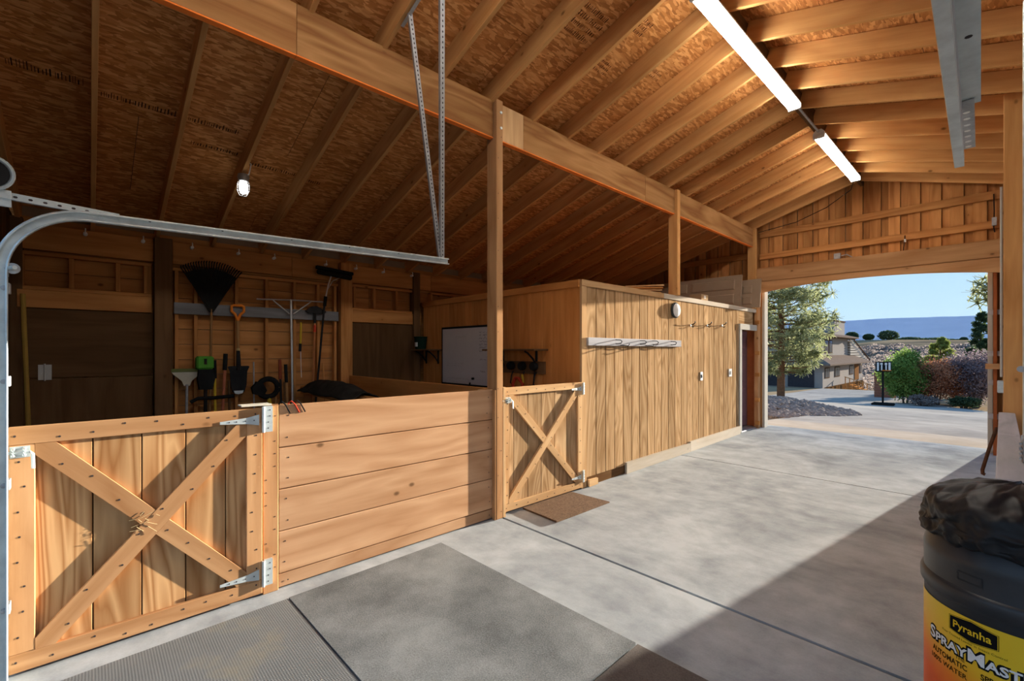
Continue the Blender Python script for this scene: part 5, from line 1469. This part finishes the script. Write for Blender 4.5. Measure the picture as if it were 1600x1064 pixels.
# lower roof skirt
def hiproof(nm, x0, x1, y0, y1, z0, ix, iy, z1, mat, th=.16):
    m = MB(); vs = [(x0, y0, z0), (x1, y0, z0), (x1, y1, z0), (x0, y1, z0), (x0 + ix, y0 + iy, z1), (x1 - ix, y0 + iy, z1), (x1 - ix, y1 - iy, z1), (x0 + ix, y1 - iy, z1)]
    vs += [(a, b, c - th) for a, b, c in vs[:4]]
    m.add(vs, [(0, 1, 5, 4), (1, 2, 6, 5), (2, 3, 7, 6), (3, 0, 4, 7), (4, 5, 6, 7), (8, 9, 1, 0), (9, 10, 2, 1), (10, 11, 3, 2), (11, 8, 0, 3), (11, 10, 9, 8)])
    return m.build(nm, mat, hs)
hiproof('lower_roof', HX - 9.6, HX + .9, HY0 - .9, HY1 + .6, .22, 1.75, 2.0, 1.15, ROOFT)
hiproof('upper_roof', HX - 9.3, HX + .1, HY0 + .2, 77.4, 3.5, 3.6, 3.6, 4.5, ROOFT)
# striped sloping roof at the far end
m = MB(); ys = 76.1
for k in range(9):
    q0, q1 = k / 9, (k + .62) / 9
    za, zb = 3.3 - 2.95 * q0, 3.3 - 2.95 * q1; ya, yb = ys + 11.5 * q0, ys + 11.5 * q1
    xr = HX - .6
    MB().add([(xr, ys - .3, zb), (xr, ys - .3, za), (xr, ya, za), (xr, yb, zb), (xr - 1.2, ys - .3, zb + .3), (xr - 1.2, ys - .3, za + .3), (xr - 1.2, ya, za + .3), (xr - 1.2, yb, zb + .3)],
             [(0, 3, 2, 1), (4, 5, 6, 7), (0, 1, 5, 4), (1, 2, 6, 5), (2, 3, 7, 6), (3, 0, 4, 7)]).build('roof_course', TILE, hs)
MB().add([(HX - 1.0, ys - .3, .3), (HX - 1.0, ys - .3, 3.2), (HX - 1.0, ys + 11.2, .3), (HX - 6, ys - .3, .3), (HX - 6, ys - .3, 3.2), (HX - 6, ys + 11.2, .3)], [(0, 2, 1), (3, 4, 5), (0, 1, 4, 3), (1, 2, 5, 4), (2, 0, 3, 5)]).build('gable_slope', ROOFT, hs)
MB().tube([(HX - .4, ys - .2, 3.45), (HX - .4, ys + 11.8, .32)], .09, 6).build('barge_board', FASC, hs)
ch_ = box('chimney', (HX - 2.6, 68.6, 3.4), (HX - .9, 74.0, 5.45), STUCCO, hs, 0)
box('chimney_cap', (HX - 2.7, 68.5, 5.45), (HX - .8, 74.1, 5.6), FASC, ch_, 0)
MB().lathe([(.2, 5.7), (.2, 6.2), (.3, 6.2), (.3, 6.32), (0, 6.35)], (HX - 1.5, 71.5, -.1), 10).build('flue', BLACK_METAL, ch_)
def window(x, y0, y1, z0, z1):
    w_ = box('window', (x - .02, y0, z0), (x + .05, y1, z1), FRAMEW, hs, 0)
    n_ = 2
    for i in range(n_):
        a = y0 + .1 + (y1 - y0 - .2) * i / n_; b = y0 + .1 + (y1 - y0 - .2) * (i + 1) / n_ - .08
        box('pane', (x + .051, a, z0 + .1), (x + .06, b, z1 - .1), GLASS, w_, 0)
for a, b in ((59.9, 61.9), (64.3, 66.7), (71.9, 74.0), (78.0, 79.4)): window(HX, a, b, -1.4, -.2)
box('house_door', (HX, 74.8, -2.2), (HX + .06, 77.4, -.1), plain('brown_door', (.22, .11, .05), .6), hs, 0)
window(HX - .9, 63.8, 65.4, 1.4, 3.0)
window(HX - .9, 65.8, 67.4, 1.4, 3.0)
box('garage_door', (HX - 7.0, HY0 - .06, HZ + .05), (HX - 4.0, HY0, -.45), plain('dark_garage_door', (.06, .055, .06), .7), hs, 0)
box('garage_door', (HX - 3.4, HY0 - .06, HZ + .05), (HX - .8, HY0, -.45), MATS['dark_garage_door'], hs, 0)
# timber retaining wall under the house front and stairs
for i in range(12):
    box('retaining_panel', (HX - .05, HY0 + .8 + i * 1.6, HZ - 1.6), (HX + .35, HY0 + 2.3 + i * 1.6, HZ + .05), 'darkwood' if i % 2 else 'darkply', hs, .02)
dk = empty('deck_stairs', (-10.5, 69.5, -3.5), 'wooden deck steps and railing right of the house', 'stairs')
for i in range(7): box('tread', (-12.6 + i * .35, 67.0, -2.5 - .18 * i), (-12.2 + i * .35, 69.4, -2.44 - .18 * i), 'oldwood', dk, .01)
for i in range(6): box('baluster', (-12.9 + i * .42, 66.9, -3.0), (-12.82 + i * .42, 67.0, -1.5 - .14 * i), 'oldwood', dk, .01)
beam_between('handrail', (-12.95, 66.95, -1.45), (-10.4, 66.95, -2.3), .09, .09, 'pale_fir', dk)
# brick pier and basketball hoop
BRICK = plain('red_brick', (.26, .115, .075), .85, 0, .25, 8)
bp_ = empty('brick_pier', (-6.3, 45.0, -2.2), 'red brick pier beside the basketball hoop', 'pier')
PX, PY = -6.55, 48.2
PZ = ground_z(PX, PY)
box('mortar_core', (PX - .62, PY - .62, PZ - .3), (PX + .62, PY + .62, PZ + 2.25), plain('mortar', (.36, .33, .30), .9), bp_, 0)
for j in range(11):
    for i in range(3):
        s_ = (j % 2) * .21
        a = PX - .63 + i * .42 + (0 if j % 2 else 0); b = min(a + .41, PX + .63)
        box('brick', (a, PY - .64, PZ - .1 + j * .21), (b, PY - .6, PZ + .095 + j * .21), BRICK, bp_, 0)
        a = PY - .63 + i * .42; b = min(a + .41, PY + .63)
        box('brick', (PX + .6, a, PZ - .1 + j * .21), (PX + .64, b, PZ + .095 + j * .21), BRICK, bp_, 0)
box('pier_cap', (PX - .7, PY - .7, PZ + 2.25), (PX + .7, PY + .7, PZ + 2.36), plain('stone_cap', (.42, .34, .28), .8), bp_, .02)
bp_.location = (0, 0, 0)
for ch2 in [q for q in COL.objects if q.parent == bp_]: ch2.location = Vector(ch2.location) + Vector((-6.3, 45.0, -2.2))
QX, QY = -5.15, 37.0
QZ = ground_z(QX, QY) + .05
bh = empty('basketball_hoop', (QX, QY, QZ), 'black pole basketball hoop on the driveway', 'basketball hoop')
MB().tube([(QX, QY, QZ + .02), (QX, QY, QZ + 2.1), (QX + .05, QY - .25, QZ + 2.5)], .055, 8).build('pole', BLACK_METAL, bh, True)
box('base', (QX - .55, QY - .35, QZ), (QX + .55, QY + .5, QZ + .16), BLACK, bh, .05)
rr_ = Vector((.75, .66, 0))
def bpt(a, z, off=0.0): 
    c_ = Vector((QX + .06, QY - .3, 0)) + rr_ * a + Vector((.66, -.75, 0)) * off; return (c_.x, c_.y, z)
def bpanel(nm, a0, a1, z0, z1, mat, par, o0=0.0, o1=.04):
    v_ = [bpt(a, z, o_) for o_ in (o0, o1) for a, z in ((a0, z0), (a1, z0), (a1, z1), (a0, z1))]
    return MB().add(v_, [(3, 2, 1, 0), (4, 5, 6, 7), (0, 1, 5, 4), (1, 2, 6, 5), (2, 3, 7, 6), (3, 0, 4, 7)]).build(nm, mat, par)
bb = bpanel('backboard', -.46, .46, QZ + 2.15, QZ + 2.80, BLACK, bh)
for a0, a1, z0, z1 in ((-.40, -.28, 2.22, 2.74), (-.20, -.06, 2.60, 2.72), (-.16, -.08, 2.24, 2.58), (.06, .20, 2.58, 2.72), (.10, .18, 2.24, 2.57), (.28, .40, 2.22, 2.74)):
    bpanel('white_marking', a0, a1, QZ + z0, QZ + z1, WHITEPL, bb, .041, .05)
MB().tube([bpt(.23 * math.cos(q), QZ + 2.25, .3 + .23 * math.sin(q)) for q in np.linspace(0, 6.283, 17)], .02, 6).build('rim', ORANGE, bh, True)
